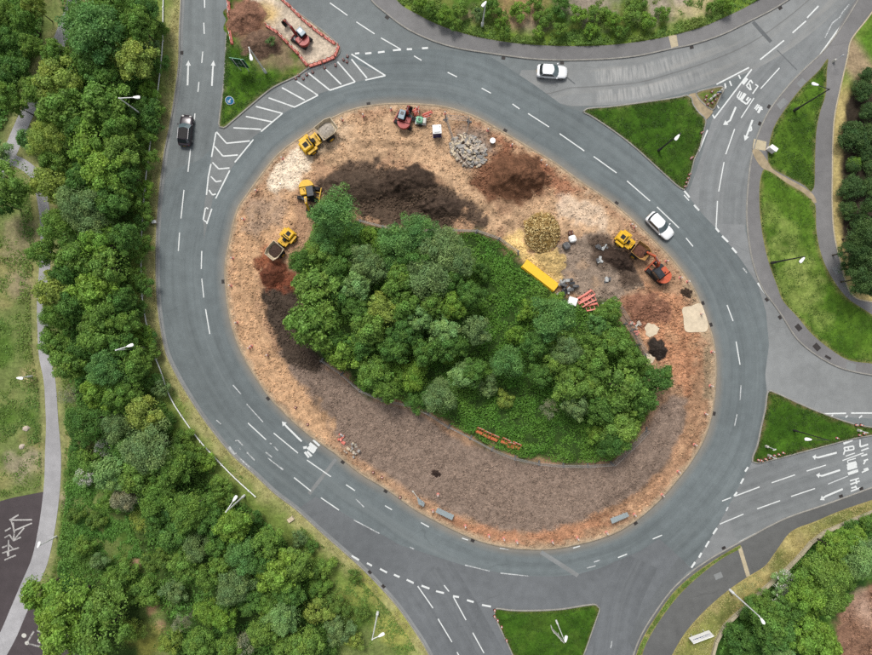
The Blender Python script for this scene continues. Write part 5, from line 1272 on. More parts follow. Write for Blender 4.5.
# ---------------------------------------------------------------- site plant
def tyre(mb, x, y, z, r, w, n=16):
    mb.lathe([(r*.55,-w/2),(r*.92,-w/2),(r,-w*.36),(r,w*.36),(r*.92,w/2),(r*.55,w/2)], n, Matrix.Translation((x, y, z)) @ Matrix.Rotation(R(90), 4, 'X'))
def dumper(label, px, py, rz, skipmat, loadmat, body='yellow', s=1.0, bent=0.0, liner=None):
    q = P(px, py, 1.0); t = thing('site_dumper', label, 'dumper', (*q, soil_z(px, py) - .04), rz, 'yellow site dumpers'); t.scale = (s, s, s)
    MB().box(-2.3, .2, -.45, .45, .55, .85, bev=.04).box(.2, 1.9, -.4, .4, .5, .8, bev=.04).build('chassis', M['black'], t)
    for x in (-1.65, 1.05):
        for y in (-.92, .92):
            mb = MB(); tyre(mb, x, y, .58, .58, .46); w = mb.build('wheel', M['black'], t, smooth=True)
            MB().lathe([(.3, -.02), (.3, .02), (.12, .05)], 12, Matrix.Translation((x, y + math.copysign(.235, y), .58)) @ Matrix.Rotation(R(-90 if y > 0 else 90), 4, 'X')).build('rim', M[body], w)
    MB().box(-2.55, -1.15, -.68, .68, .8, 1.62, bev=.12).box(-2.62, -2.4, -.8, .8, .5, .95, bev=.04).build('engine_cover', M[body], t)
    MB().box(-2.2, -1.6, -.3, .3, 1.62, 1.66).box(-1.45, -1.3, -.5, .5, 1.62, 1.65).build('grille', M['black'], t)
    MB().box(-2.3, -.95, -1.12, -.72, .98, 1.16, bev=.04).box(-2.3, -.95, .72, 1.12, .98, 1.16, bev=.04).box(-.95, -.1, -.75, .75, .8, .92, bev=.03).build('mudguard', M[body], t)
    MB().box(-1.1, -.62, -.27, .27, 1.1, 1.32, bev=.05).box(-1.18, -1.02, -.27, .27, 1.28, 1.75, bev=.04).build('seat', M['black'], t)
    MB().box(-.22, -.05, -.6, .6, .85, 1.5, bev=.03).build('dashboard', M[body], t)
    st = MB(); st.tube((-.22, 0, 1.4), (-.42, 0, 1.62), .03)
    for i in range(12):
        a, b = 6.283 * i / 12, 6.283 * (i + 1) / 12
        st.tube((-.42 + .1 * math.cos(a), .2 * math.sin(a), 1.62 + .17 * math.cos(a)), (-.42 + .1 * math.cos(b), .2 * math.sin(b), 1.62 + .17 * math.cos(b)), .018, n=5)
    st.build('steering_wheel', M['black'], t)
    ro = MB()
    for y in (-.66, .66): ro.tube((-1.2, y, 1.2), (-1.25, y, 2.55), .045)
    ro.tube((-1.25, -.66, 2.55), (-1.25, .66, 2.55), .045); ro.build('roll_bar', M[body], t)
    # open skip: outer shell and inner shell
    o1 = [(.15,-1.0),(1.75,-1.06),(2.5,-.8),(2.5,.8),(1.75,1.06),(.15,1.0)]
    sk = MB()
    def rg(k, z, dx=0): return [(1.2 + (x - 1.2) * k + dx, y * k, z + (.0 if x < 1.9 else .0)) for x, y in o1]
    sk.rings([rg(.62, .9, -.15), rg(.9, 1.25), rg(1.0, 1.85), rg(.955, 1.87), rg(.95, 1.8), rg(.8, 1.2), rg(.5, .98, -.1)])
    sk.build('skip', M[skipmat], t)
    ld = []
    r_ = np.random.default_rng(int(px)); ang = np.linspace(0, 6.283, 21)[:-1]
    mb = MB(); rr = []
    for k, z in ((.88, 1.5), (.6, 1.66), (.3, 1.74), (.05, 1.76)):
        rr.append([(1.2 + (1.05 * math.copysign(abs(math.cos(a)) ** .6, math.cos(a))) * k, (.88 * math.copysign(abs(math.sin(a)) ** .6, math.sin(a))) * k, z - .25 + float(r_.uniform(-.06, .06))) for a in ang])
    mb.rings(rr).build('load', M[loadmat], t, smooth=True)
    return t
M['load_dark'] = plain('wet_soil', C(92, 70, 60), .95, var=.3, scale=4)
M['load_red'] = plain('red_soil', C(128, 84, 66), .95, var=.3, scale=4)
M['load_grey'] = plain('stone_load', C(206, 196, 182), .95, var=.2, scale=4)
dumper('yellow site dumper with pale cream skip beside the upper left kerb', 319, 137, face(309, 144, 329, 129), 'skip', 'load_grey', s=1.12)
dumper('yellow site dumper with dark soil load touching the wood edge', 281, 244.5, face(287, 236, 274, 252), 'skip', 'load_dark', s=.95)
dumper('yellow site dumper being filled by the orange excavator', 632.5, 246, face(626, 240.5, 640, 251.5), 'skip_orange', 'load_red', s=.98)

def excavator(label, px, py, rz, body, tracks_at=0.0, s=1.0, z=None, roofmat='cabdark', reach=1.0, cabside=1, name='excavator'):
    q = P(px, py, 1.4); t = thing(name, label, 'excavator', (*q, soil_z(px, py) - .03 if z is None else z), rz, 'tracked excavators'); t.scale = (s, s, s)
    MT = Matrix.Rotation(tracks_at, 4, 'Z')
    for y in (-.85, .85):
        prof = []
        for i in range(9): a = R(90 + 180 * i / 8); prof.append((-1.15 + .38 * math.cos(a), .4 + .38 * math.sin(a)))
        for i in range(9): a = R(-90 + 180 * i / 8); prof.append((1.15 + .38 * math.cos(a), .4 + .38 * math.sin(a)))
        tr = MB().prism(prof, y - .22, y + .22, MT)
        for k in range(14):
            x = -1.2 + k * .185; tr.box(x, x + .06, y - .24, y + .24, .775, .81, MT); tr.box(x, x + .06, y - .24, y + .24, -.01, .03, MT)
        tr.build('track', M['black'], t)
        wb = MB()
        for k in range(5): wb.lathe([(.16, -.235), (.16, .235)], 10, MT @ Matrix.Translation((-1.0 + k * .5, y, .3)) @ Matrix.Rotation(R(90), 4, 'X'))
        wb.build('roller', M['iron'], t)
    MB().box(-.7, .7, -.7, .7, .35, .75, MT, bev=.05).lathe([(.55, .75), (.55, .92)], 18).build('undercarriage', M['black'], t)
    MB().box(1.55, 1.66, -1.05, 1.05, .05, .5, MT).bar((.6, -.35, .4), (1.56, -.35, .3), .1, .12, MT).bar((.6, .35, .4), (1.56, .35, .3), .1, .12, MT).build('dozer_blade', M[body], t)
    # upper structure
    c = cabside
    MB().plate([(-.95, -1.02), (.75, -1.02), (.95, -.8), (.95, .8), (.75, 1.02), (-.95, 1.02)], .92, 1.12).build('deck', M['cabdark'], t)
    arc = [(-.75, -1.04)] + [(-.62 + 1.05 * math.cos(R(a)) * 1.0, 1.04 * math.sin(R(a))) for a in range(270, 89, -15)] + [(-.75, 1.04), (-.5, .9), (-.5, -.9)]
    MB().plate(arc, .95, 1.72).build('counterweight', M[body], t)
    MB().box(-1.2, .35, min(-1.0*c, -.12*c), max(-1.0*c, -.12*c), 1.12, 1.66, bev=.08).build('engine_cover', M[body], t)
    MB().box(-1.0, -.55, min(-.85*c, -.3*c), max(-.85*c, -.3*c), 1.66, 1.69).lathe([(.06, 1.66), (.06, 2.0)], 8, c=(-.3, -.4*c, 0)).build('exhaust_grille', M['black'], t)
    y0, y1 = (.05, .98) if c > 0 else (-.98, -.05)
    cab = MB()
    for x in (-.45, .85):
        for y in (y0 + .04, y1 - .04): cab.box(x - .05, x + .05, y - .04, y + .04, 1.1, 2.55)
    cab.box(-.5, .9, y0, y1, 1.1, 1.45, bev=.04).build('cab', M['cabdark'], t)
    for a in ((-.42, .82, y0 + .02, y0 + .04), (-.42, .82, y1 - .04, y1 - .02), (-.47, -.45, y0 + .08, y1 - .08), (.84, .86, y0 + .08, y1 - .08)):
        MB().box(*a, 1.45, 2.5).build('window', M['glass'], t)
    MB().box(-.55, .92, y0 - .03, y1 + .03, 2.5, 2.62, bev=.06).build('cab_roof', M[roofmat], t)
    MB().box(.1, .6, y0 + .2, y1 - .2, 2.62, 2.65).build('roof_hatch', M['glass'], t)
    # boom, stick, bucket
    e = reach; by = -.18 * c
    p0, p1, p2, p3, p4 = (.85, by, 1.25), (1.7*e, by, 2.9), (3.0*e, by, 3.1), (3.9*e, by, 1.6), (3.75*e, by, .9)
    b = MB(); b.bar(p0, p1, .30, .42); b.bar(p1, p2, .28, .40); b.lathe([(.2, -.17), (.2, .17)], 10, Matrix.Translation(p1) @ Matrix.Rotation(R(90), 4, 'X')); b.build('boom', M[body], t)
    b = MB(); b.bar((2.75*e, by, 3.35), p3, .24, .32); b.build('stick', M[body], t)
    b = MB(); b.tube((1.05, by + .2, 1.2), (1.9*e, by + .2, 2.7), .06); b.tube((1.05, by - .2, 1.2), (1.9*e, by - .2, 2.7), .06); b.tube((1.75*e, by, 3.2), (2.75*e, by, 3.42), .06); b.tube((3.0*e, by, 3.2), (3.85*e, by, 1.95), .05); b.build('hydraulic_ram', M['chrome'], t)
    bk = MB(); bk.prism([(p3[0] + .1, 1.7), (p3[0] + .25, 1.2), (p3[0] + .1, .8), (p3[0] - .35, .62), (p3[0] - .7, .75), (p3[0] - .66, .82), (p3[0] - .33, .72), (p3[0] + .02, .87), (p3[0] + .15, 1.2), (p3[0] - .05, 1.6)], by - .45, by + .45)
    for y in (by - .45, by + .42): bk.prism([(p3[0] + .05, 1.65), (p3[0] + .2, 1.2), (p3[0] + .05, .85), (p3[0] - .35, .66), (p3[0] - .68, .78)], y, y + .03)
    for k in range(5): bk.box(p3[0] - .82, p3[0] - .66, by - .4 + k * .18, by - .33 + k * .18, .74, .8)
    bk.build('bucket', M['iron'], t)
    return t
excavator('yellow excavator with black cab at the upper left edge of the wood', 307.5, 192, face(306, 188, 309.5, 208), 'yellow', R(70), .98, reach=.66, cabside=1)
excavator('orange excavator with dark cab loading the dumper', 660.5, 272.5, face(667, 279, 646, 252), 'orange', R(8), .98, reach=.86, cabside=1)
excavator('small red excavator with pale blue grey roof by the upper kerb', 405, 118.5, face(404, 125, 408, 112), 'red', R(80), .86, roofmat='cabroof', reach=.5, cabside=1)
excavator('red excavator with grey roof inside the red barriers at top', 300.5, 37, face(305, 40, 285, 19), 'red', R(12), .82, z=.12, roofmat='cabroof', reach=1.0, cabside=-1)

# ---------------------------------------------------------------- heaps
def loose(name, label, polys, n, smin, smax, seed, inner=True):
    r = np.random.default_rng(seed); V = []; F = []
    allp = np.vstack([np.array(p) for p in polys]); lo, hi = allp.min(0), allp.max(0)
    q = r.uniform(lo, hi, (n * 4, 2)); ok = np.zeros(len(q), bool)
    for p in polys: ok |= sdf(q[:, 0], q[:, 1], p) < 0
    if inner:
        ok &= (sdf(q[:, 0], q[:, 1], isl) < -.4) & (sdf(q[:, 0], q[:, 1], PP(WOODS)) > .3)
        for pad in PADS: ok &= sdf(q[:, 0], q[:, 1], pad) > .1
    ok &= (r.uniform(0, 1, len(q)) < sstep(.35, .6, fbm(q[:, 0], q[:, 1], 1.6, seed)))
    q = q[ok][:n]; zz = .12 + isl_z(q[:, 0], q[:, 1], sdf(q[:, 0], q[:, 1], isl)) if inner else np.full(len(q), .9)
    base = np.array([(-1,-1,-.6),(1,-1,-.6),(1,1,-.6),(-1,1,-.6),(-.6,-.6,.6),(.6,-.6,.6),(.6,.6,.6),(-.6,.6,.6)])
    m = len(q); s = r.uniform(smin, smax, (m, 1, 1)); a = r.uniform(0, 6.28, m); b = base[None] * s * r.uniform(.6, 1.3, (m, 8, 3))
    x = b[:, :, 0] * np.cos(a)[:, None] - b[:, :, 1] * np.sin(a)[:, None]; y = b[:, :, 0] * np.sin(a)[:, None] + b[:, :, 1] * np.cos(a)[:, None]
    V = np.stack([x + q[:, :1], y + q[:, 1:2], b[:, :, 2] + zz[:, None] + s[:, :, 0] * .3], 2).reshape(-1, 3)
    f = np.array([(4,5,6,7),(0,1,5,4),(1,2,6,5),(2,3,7,6),(3,0,4,7)]); F = (f[None] + (np.arange(m) * 8)[:, None, None]).reshape(-1, 4)
    me = np_mesh(name, V, F, M['soil']); cc = isl_col(q[:, 0], q[:, 1], np.full(m, -3.0)) if inner else se_col(q[:, 0], q[:, 1], None)
    set_col(me, np.repeat(cc * r.uniform(.72, 1.38, (m, 1)), 8, axis=0))
    return setp(link(name, me), label, 'soil', None, 'stuff')
loose('soil_clods', 'clods and stones strewn over the island soil', [isl], 13000, .04, .15, 3)
loose('soil_clods', 'coarse dark clods lying on the upper dark topsoil', [PP(Z[8][0]), PP(Z[12][0])], 3000, .07, .2, 5)
loose('soil_clods', 'coarse reddish clods near the right kerb and red heap', [PP(Z[9][0]), PP(Z[15][0]), PP(Z[16][0])], 2600, .07, .2, 6)
loose('soil_clods', 'fine crumbs on the lower brown mulch', [PP(Z[0][0])], 9000, .03, .08, 7)
loose('soil_clods', 'brown clods on the bare earth in the lower right corner', [PP([(872,585),(852,596),(840,610),(836,655),(880,655)])], 900, .06, .18, 8, False)
def heap(name, label, cat, px, py, rx, ry, h, col, seed=1, rough=.18, rot=0.0, mat=None, n=88, m=30, ground=True):
    """heap spilling out onto the ground it lies on: steep in the middle, feathered at the foot"""
    q = P(px, py); a = np.linspace(0, 2 * np.pi, n, endpoint=False); V = []; T = []
    cr, sr = math.cos(rot), math.sin(rot)
    for k in range(m + 1):
        t = k / m; wob = 1 + .14 * np.sin(2 * a + seed) + .09 * np.sin(5 * a + seed * 3) + .06 * np.sin(9 * a + seed * 5)
        x = rx * 1.12 * t * np.cos(a) * wob; y = ry * 1.12 * t * np.sin(a) * wob
        V.append(np.column_stack([x * cr - y * sr, x * sr + y * cr])); T.append(np.full(n, t))
    V = np.vstack(V); T = np.concatenate(T); X = V[:, 0] + q[0]; Y = V[:, 1] + q[1]
    zg = (.12 + isl_z(X, Y, sdf(X, Y, isl))) if ground else np.full(len(X), .16)
    t2 = np.clip(T + (fbm(X, Y, 1.3, seed + 31) - .5) * .3 * min(1, rx / 2.5) * (1 - T), 0, 1)
    dome = h * np.clip(1 - t2, 0, 1) ** 1.15 * (1 - .15 * (1 - t2))
    zz = zg + dome + (1 - T) ** .5 * h * rough * ((fbm(X, Y, .8, seed) - .5) * 1.6 + (fbm(X, Y, .3, seed + 4) - .5) * .9) - .05 * T ** 4
    z0 = float(zg.min()) - .05
    F = [(k*n+i, (k+1)*n+i, (k+1)*n+(i+1)%n, k*n+(i+1)%n) for k in range(m) for i in range(n)]
    me = np_mesh(name, np.column_stack([V, zz - z0]), F, mat or M['soil'])
    c = np.tile(A3(C(*col)), (len(V), 1)) * (1 + (fbm(X, Y, .9, seed + 2) - .5)[:, None] * .7) * (1 + (fbm(X, Y, .3, seed + 3) - .5)[:, None] * .8)
    gc = isl_col(X, Y, np.full(len(X), -3.0)) if ground else nw_col(X, Y, np.full(len(X), -3.0))
    c = lerp(c, gc, sstep(.72, 1.0, T + (fbm(X, Y, .7, seed + 6) - .5) * .5))
    set_col(me, c)
    o = link(name, me, None, (q[0], q[1], z0))
    if label: setp(o, label, cat)
    return o, q, z0
heap('soil_heap', 'small round black soil heap beside the right-hand fence', 'heap', 657, 348.5, 1.35, 1.6, 1.5, (70,62,56), 3, .08)
heap('soil_heap', 'large reddish brown soil heap near the upper right kerb', 'heap', 517, 178, 4.3, 3.0, 2.2, (122,87,66), 5)
heap('soil_heap', 'dark brown soil heap right of the upper dark topsoil', 'heap', 406, 183, 3.6, 2.5, 1.8, (80,66,56), 7)
heap('soil_heap', 'low dark soil heap above the wood', 'heap', 441, 208, 3.0, 1.7, 1.0, (84,70,60), 8)
heap('soil_heap', 'wide dark soil heap next to the yellow excavator', 'heap', 357, 186, 4.6, 2.2, 1.1, (94,79,67), 9)
heap('soil_heap', 'red brown soil heap below the soil-laden dumper', 'heap', 274, 274, 2.0, 1.7, .9, (120,74,56), 12)
heap('soil_heap', 'dark loose soil heap left of the orange excavator', 'heap', 616, 259, 2.6, 1.5, .9, (76,62,54), 13, .25, -.6)
heap('sand_heap', 'pale yellow sand heap beside the gravel heap', 'heap', 551, 260, 2.0, 2.1, .8, (224,192,130), 15, .2)
o_, q_, z_ = heap('gravel_heap', 'tall straw yellow gravel heap beside the long yellow trough', 'heap', 541.5, 233, 2.45, 2.75, 2.3, (176,144,84), 17, .1)
heap('soil_heap', 'brown topsoil heap on the works island left of barriers', 'heap', 246, 18, 2.7, 2.6, 1.6, (150,112,92), 19, ground=False)
heap('soil_heap', 'grey brown soil heap under the barrier line on the works island', 'heap', 262, 45, 2.6, 2.4, 1.2, (124,100,84), 20, ground=False)
heap('soil_heap', 'small dark soil spot near the pale pad', 'heap', 686, 293, .8, .8, .4, (74,60,50), 21)
heap('manure_heap', 'tiny dark heap lying alone on the lower brown soil', 'heap', 436, 473, .75, .6, .25, (70,56,50), 22)
# stones on the gravel heap: loose cobbles, one joined part
def rubble(name, parent, n, rx, ry, h, smin, smax, mats, seed, flat=1.0, lift=.0):
    r = np.random.default_rng(seed); objs = []
    for mi, mt in enumerate(mats):
        V = []; F = []
        for k in range(n // len(mats)):
            a = r.uniform(0, 6.283); t = math.sqrt(r.uniform(0, 1)); x = rx * t * math.cos(a); y = ry * t * math.sin(a)
            z = h * (1 - t * .9) ** 1.15 * (1 - .15 * (1 - t)) + lift + r.uniform(-.02, .12); s = r.uniform(smin, smax)
            e = Matrix.Rotation(r.uniform(0, 6.28), 4, 'Z') @ Matrix.Rotation(r.uniform(-.6, .6), 4, 'X') @ Matrix.Rotation(r.uniform(-.5, .5), 4, 'Y')
            sx, sy, sz = s * r.uniform(.7, 1.5), s * r.uniform(.45, .9), s * r.uniform(.25, .6) * flat; o = len(V)
            for cx, cy, cz in ((-1,-1,-1),(1,-1,-1),(1,1,-1),(-1,1,-1),(-1,-1,1),(1,-1,1),(1,1,1),(-1,1,1)):
                j = r.uniform(.7, 1.0, 3); w = e @ Vector((cx * sx * j[0], cy * sy * j[1], cz * sz * j[2])); V.append((w.x + x, w.y + y, w.z + z))
            F += [(o+3,o+2,o+1,o),(o+4,o+5,o+6,o+7),(o,o+1,o+5,o+4),(o+1,o+2,o+6,o+5),(o+2,o+3,o+7,o+6),(o+3,o,o+4,o+7)]
        o = link(name, np_mesh(name, V, F, M[mt]), parent); setp(o, kind='stuff'); objs.append(o)
    return objs
M['straw1'] = plain('gravel_pale', C(252, 226, 160), .9, var=.1); M['straw2'] = plain('gravel_brown', C(184, 150, 88), .9, var=.15)
rubble('loose_gravel', o_, 1900, 2.5, 2.8, 2.3, .05, .13, ['straw1', 'straw2', 'straw2'], 3, 1.0, .25)
rb = thing('rubble_heap', 'heap of broken pale concrete slabs beside the fenced pen', 'rubble', (*P(468, 151), soil_z(468, 151) - .1), R(-35))
rubble('concrete_rubble', rb, 300, 2.9, 2.1, .9, .10, .30, ['concrete', 'concrete2', 'concrete', 'skip'], 5, .8)
rr = random.Random(5)
for k in range(26):
    a, u = rr.uniform(0, 6.28), math.sqrt(rr.uniform(0, 1)); s = rr.uniform(.28, .5)
    o = MB().plate([(-s, -s*.35), (s*.6, -s*.45), (s, s*.1), (s*.5, s*.45), (-s*.8, s*.4)], -.09, .09).build('slab', M[rr.choice(['concrete', 'concrete2', 'skip'])], rb, (2.9*u*math.cos(a), 2.0*u*math.sin(a), .95*(1-u)+.12))
    o.rotation_euler = (rr.uniform(-.5, .5), rr.uniform(-.4, .4), rr.uniform(0, 6.28))

# ---------------------------------------------------------------- stores and site furniture
def block_thing(name, label, cat, px, py, rz, z=None, group=None):
    q = P(px, py); return thing(name, label, cat, (*q, soil_z(px, py) - .03 if z is None else z), rz, group)
# long yellow trough (open bundle of yellow ducts lying in a row)
a_ = face(523.5, 264.5, 556.5, 290); t = block_thing('duct_stack', 'long bright yellow stack of ducts lying against the wood', 'ducts', 539.3, 277.2, a_)
t.location.x, t.location.y = P(539.3, 277.2, .6)
t.location.x, t.location.y = P(540.2, 275.6, .7)
for row, cnt in enumerate((4, 3)):
    for k in range(cnt):
        y = (k - (cnt - 1) / 2) * .37; z = .2 + row * .31
        MB().tube((-2.8 + .03 * ((k * 7 + row) % 3), y, z), (2.8 - .04 * ((k * 5 + row) % 3), y, z), .182, n=14).build('duct', M['ductyellow'], t, smooth=True)
MB().box(-2.78, 2.78, -.56, .56, .67, .70).build('top_sheet', M['ductyellow'], t)
for x in (-2.0, 0, 2.0):
    MB().box(x - .05, x + .05, -.8, .8, 0, .04).build('bearer', M['straw2'], t)
# portable toilet
t = block_thing('portable_toilet', 'blue portable toilet with a white roof near the upper kerb', 'toilet', 437.2, 132.6, R(4)); t.location.x, t.location.y = P(437, 131.5, 1.2)
MB().box(-.55, .55, -.55, .55, .1, 2.1, bev=.04).box(-.6, .6, -.6, .6, 0, .1).build('cabin', M['blue'], t)
rf = MB().box(-.6, .6, -.6, .6, 2.1, 2.2, bev=.03).box(-.52, .52, -.52, .52, 2.2, 2.34, bev=.1, top=.9).build('roof', M['white'], t)
MB().lathe([(.06, 2.3), (.06, 2.5)], 8, c=(.35, .35, 0)).build('vent_pipe', M['white'], rf)
dr = MB().box(-.38, .38, -.575, -.55, .15, 2.0).build('door', M['blue'], t); MB().box(.26, .32, -.61, -.575, 1.0, 1.2).build('handle', M['black'], dr)
# wheeled green tank and its red tow bars beside the small excavator
t = block_thing('water_bowser', 'pale green wheeled tank beside the small red excavator', 'tank', 421, 122.5, R(-8))
MB().box(-.75, .75, -.5, .5, .45, .55, bev=.02).bar((-.75, 0, .5), (-1.3, 0, .45), .08, .08).build('trailer_frame', M['galv'], t)
MB().box(-.65, .25, -.42, .42, .55, 1.25, bev=.14).build('tank', M['palegreen'], t); MB().lathe([(.2, 1.25), (.2, 1.33)], 12, c=(-.2, 0, 0)).build('tank_lid', M['green'], t)
MB().box(.3, .72, -.4, .4, .55, 1.05, bev=.06).build('pump_box', M['offwhite'], t)
for y in (-.55, .55):
    mb = MB(); tyre(mb, 0, y, .32, .32, .18); mb.build('wheel', M['black'], t, smooth=True)
# pen of fence panels round the rubble
def fence_panel_mesh(L=3.4, h=1.9, wires=True):
    mb = MB()
    mb.tube((0, 0, .12), (0, 0, h), .028, n=6); mb.tube((L, 0, .12), (L, 0, h), .028, n=6)
    for z in (.2, h * .55, h - .03): mb.tube((0, 0, z), (L, 0, z), .026 if z > h - .1 or z < .3 else .014, n=6)
    if wires:
        for k in range(1, 18): mb.tube((L * k / 18, 0, .2), (L * k / 18, 0, h - .03), .007, n=4)
        for k in range(1, 7): mb.tube((0, .01, .2 + (h - .25) * k / 7), (L, .01, .2 + (h - .25) * k / 7), .006, n=4)
    return mb.mesh('panel', M['meshfence'])
PANEL = fence_panel_mesh()
FOOT = MB().box(-.36, .36, -.12, .12, 0, .14, bev=.03).mesh('foot_block', M['bag'])
def fence(label, line_px, z=None, L=3.4):
    t = thing('mesh_fence', label, 'fence', (0, 0, 0), 0, 'temporary mesh fences')
    ln = curve(PP(line_px), .5); s = np.concatenate([[0], np.cumsum(np.linalg.norm(np.diff(ln, axis=0), axis=1))])
    n = max(1, int(round(s[-1] / L))); cu = s[-1] / n
    P0 = lambda d: np.array([np.interp(d, s, ln[:, 0]), np.interp(d, s, ln[:, 1])])
    for i in range(n):
        a, b = P0(i * cu), P0((i + 1) * cu); an = math.atan2(*(b - a)[::-1]); l = np.linalg.norm(b - a)
        zz = .2 if z is None else z
        o = link('panel', PANEL, t, (a[0], a[1], zz), an); o.scale = ((l - .04) / L, 1, 1); o.rotation_euler = (random.uniform(-.04, .04), 0, an)
        link('foot_block', FOOT, t, (a[0], a[1], zz - .02), an + R(90))
    link('foot_block', FOOT, t, (*P0(s[-1]), zz - .02), R(90))
    return t
fence('steel mesh fence along the lower edge of the central wood', [(322,360),(345,376),(358,388),(370,397),(396,401),(425,411),(445,424),(470,437),(495,450),(520,459),(550,464),(585,465),(612,463),(628,448),(646,429)])
fence('steel mesh fence along the upper edge of the central wood', [(360,222),(389,229),(435,232.5),(470,231),(497,239),(518,253)])
fence('steel mesh fence along the right edge of the central wood', [(609,305),(617,315),(626,327),(635,340),(640,352),(645,368)])
fence('second steel mesh fence just right of the wood fence by the soil heap', [(617,305),(624,317),(632,330),(640,344),(645,356)])
fence('steel mesh fence of the pen, side next to the toilet', [(445.5,120),(447,131),(448,140),(453,143)])
fence('steel mesh fence of the pen, side next to the road', [(446,120),(457,121),(468.5,122)])
fence('short steel mesh fence of the pen above the rubble', [(469,122),(468,130),(466,136)])
# white round lid
t = block_thing('water_butt', 'round white topped drum at the end of the concrete rubble', 'drum', 492.2, 142.3, 0)
MB().lathe([(.28, 0), (.33, .3), (.34, .75), (.36, .78)], 16).build('drum', M['steel'], t, smooth=True); MB().lathe([(.39, .78), (.39, .84), (.2, .88)], 16).build('lid', M['white'], t, smooth=True)
# bags, crates, red barriers beside the trough
def bulk_bag(label, px, py, s, mat, rz=0, group='bags and bundles on the soil'):
    t = block_thing('bulk_bag', label, 'bag', px, py, rz)
    rgs = []
    r = random.Random(px)
    for z, k in ((0, .85), (.2, 1.0), (.6, 1.04), (.85, .92), (.95, .6), (.9, .2)):
        rgs.append([(s * k * math.copysign(abs(math.cos(a)) ** .55, math.cos(a)) * r.uniform(.93, 1.06), s * k * math.copysign(abs(math.sin(a)) ** .55, math.sin(a)) * r.uniform(.93, 1.06), z * s * 1.9) for a in [6.283 * i / 16 for i in range(16)]])
    MB().rings(rgs).build('sack', M[mat], t, smooth=True)
    lp = MB()
    for x in (-.6, .6): lp.tube((x * s, -.4 * s, s * 1.7), (x * s, 0, s * 2.1), .025); lp.tube((x * s, 0, s * 2.1), (x * s, .4 * s, s * 1.7), .025)
    lp.build('strap', M['offwhite'], t); setp(t, group=group); return t
bulk_bag('white sack right of the gravel heap', 571.5, 239.5, .50, 'white', .3)
bulk_bag('grey sack below the white one right of the gravel heap', 565.5, 246.5, .48, 'bag', .5)
bulk_bag('small brown sack above the white one right of the gravel heap', 570, 233.5, .36, 'load_red', .1)
M['wrap'] = plain('pale_wrap', C(206, 208, 206), .5, var=.2, scale=4)
def bundle(label, px, py, rz, n=14, l=.7, mats=('bag', 'wrap', 'cabdark'), spread=.7, seed=1):
    t = block_thing('materials_pile', label, 'pile', px, py, rz); r = random.Random(seed)
    for k in range(n):
        ll = l * r.uniform(.5, 1.2); w = r.uniform(.10, .22)
        o = MB().box(-ll/2, ll/2, -w, w, 0, r.uniform(.08, .2), bev=.02).build('piece', M[r.choice(mats)], t, (r.uniform(-spread, spread), r.uniform(-spread, spread), .05 + .05 * k * .8), r.uniform(0, 3.14))
        o.rotation_euler = (r.uniform(-.2, .2), r.uniform(-.25, .25), r.uniform(0, 3.14))
    return t
bundle('grey jumbled bundle of offcuts right of the yellow ducts', 567.5, 285.5, .4, 20, 1.0, ('bag', 'wrap', 'cabdark', 'bag'), .85, 4)
bundle('pale scraps between yellow ducts and wood', 561, 296.5, .2, 8, .7, ('wrap', 'bag'), .5, 5)
bundle('grey white scraps on the dark loose soil, upper ones', 603, 246, -.6, 7, .6, ('wrap', 'bag'), .7, 6)
bundle('grey white scraps left of the dark loose soil heap', 598.5, 259.5, 0, 6, .6, ('wrap', 'bag'), .45, 7)
bundle('grey white scraps below the dark loose soil', 607, 279.5, .4, 6, .6, ('wrap', 'bag'), .4, 8)
bundle('small pale debris at the right end of the wood edge', 605, 306, .4, 5, .5, ('offwhite', 'wrap'), .3, 9)
bundle('pale and red debris beside the lower left kerb', 342, 438.5, -.6, 9, .5, ('pink', 'barrier', 'wrap'), .55, 10)
bundle('scattered red and pale debris along the lower left kerb', 353, 449, -.6, 16, .38, ('skip', 'concrete', 'load_grey', 'concrete2'), 1.0, 11)
bundle('pinkish debris next to the small soil heap fence', 635, 326, 1.0, 9, .6, ('pink', 'concrete', 'offwhite'), .8, 12)
t = block_thing('pallet_crate', 'white square crate beside the red plastic barriers', 'crate', 571.3, 301.5, R(-18))
MB().box(-.6, .6, -.52, .52, .12, .85, bev=.04).build('crate_body', M['wrap'], t); MB().box(-.62, .62, -.54, .54, .85, .92, bev=.03).build('crate_lid', M['white'], t)
for y in (-.42, 0, .42): MB().box(-.6, .6, y - .06, y + .06, 0, .12).build('pallet_runner', M['deadwood'], t)
def barrier_mesh(L=2.0, h=1.0):
    mb = MB()
    mb.box(0, L, -.03, .03, .82, h, bev=.015).box(0, L, -.03, .03, .16, .3, bev=.015)
    for x in (.04, L * .33, L * .66, L - .04): mb.box(x - .04, x + .04, -.025, .025, .28, .84)
    mb.box(.02, L - .02, -.19, .19, .02, .3, bev=.05, top=.93)
    return mb.mesh('board', M['barrier'])
BOARD = barrier_mesh()
BFOOT = MB().box(-.06, .06, -.28, .28, 0, .1, bev=.02).mesh('foot', M['black'])
BSTRIP = MB().box(.1, 1.9, -.034, .034, .86, .96).mesh('reflective_strip', M['pink'])
BTOP = MB().box(.5, .9, -.032, .032, 1.001, 1.012).box(1.2, 1.6, -.032, .032, 1.001, 1.012).mesh('white_band', M['offwhite'])
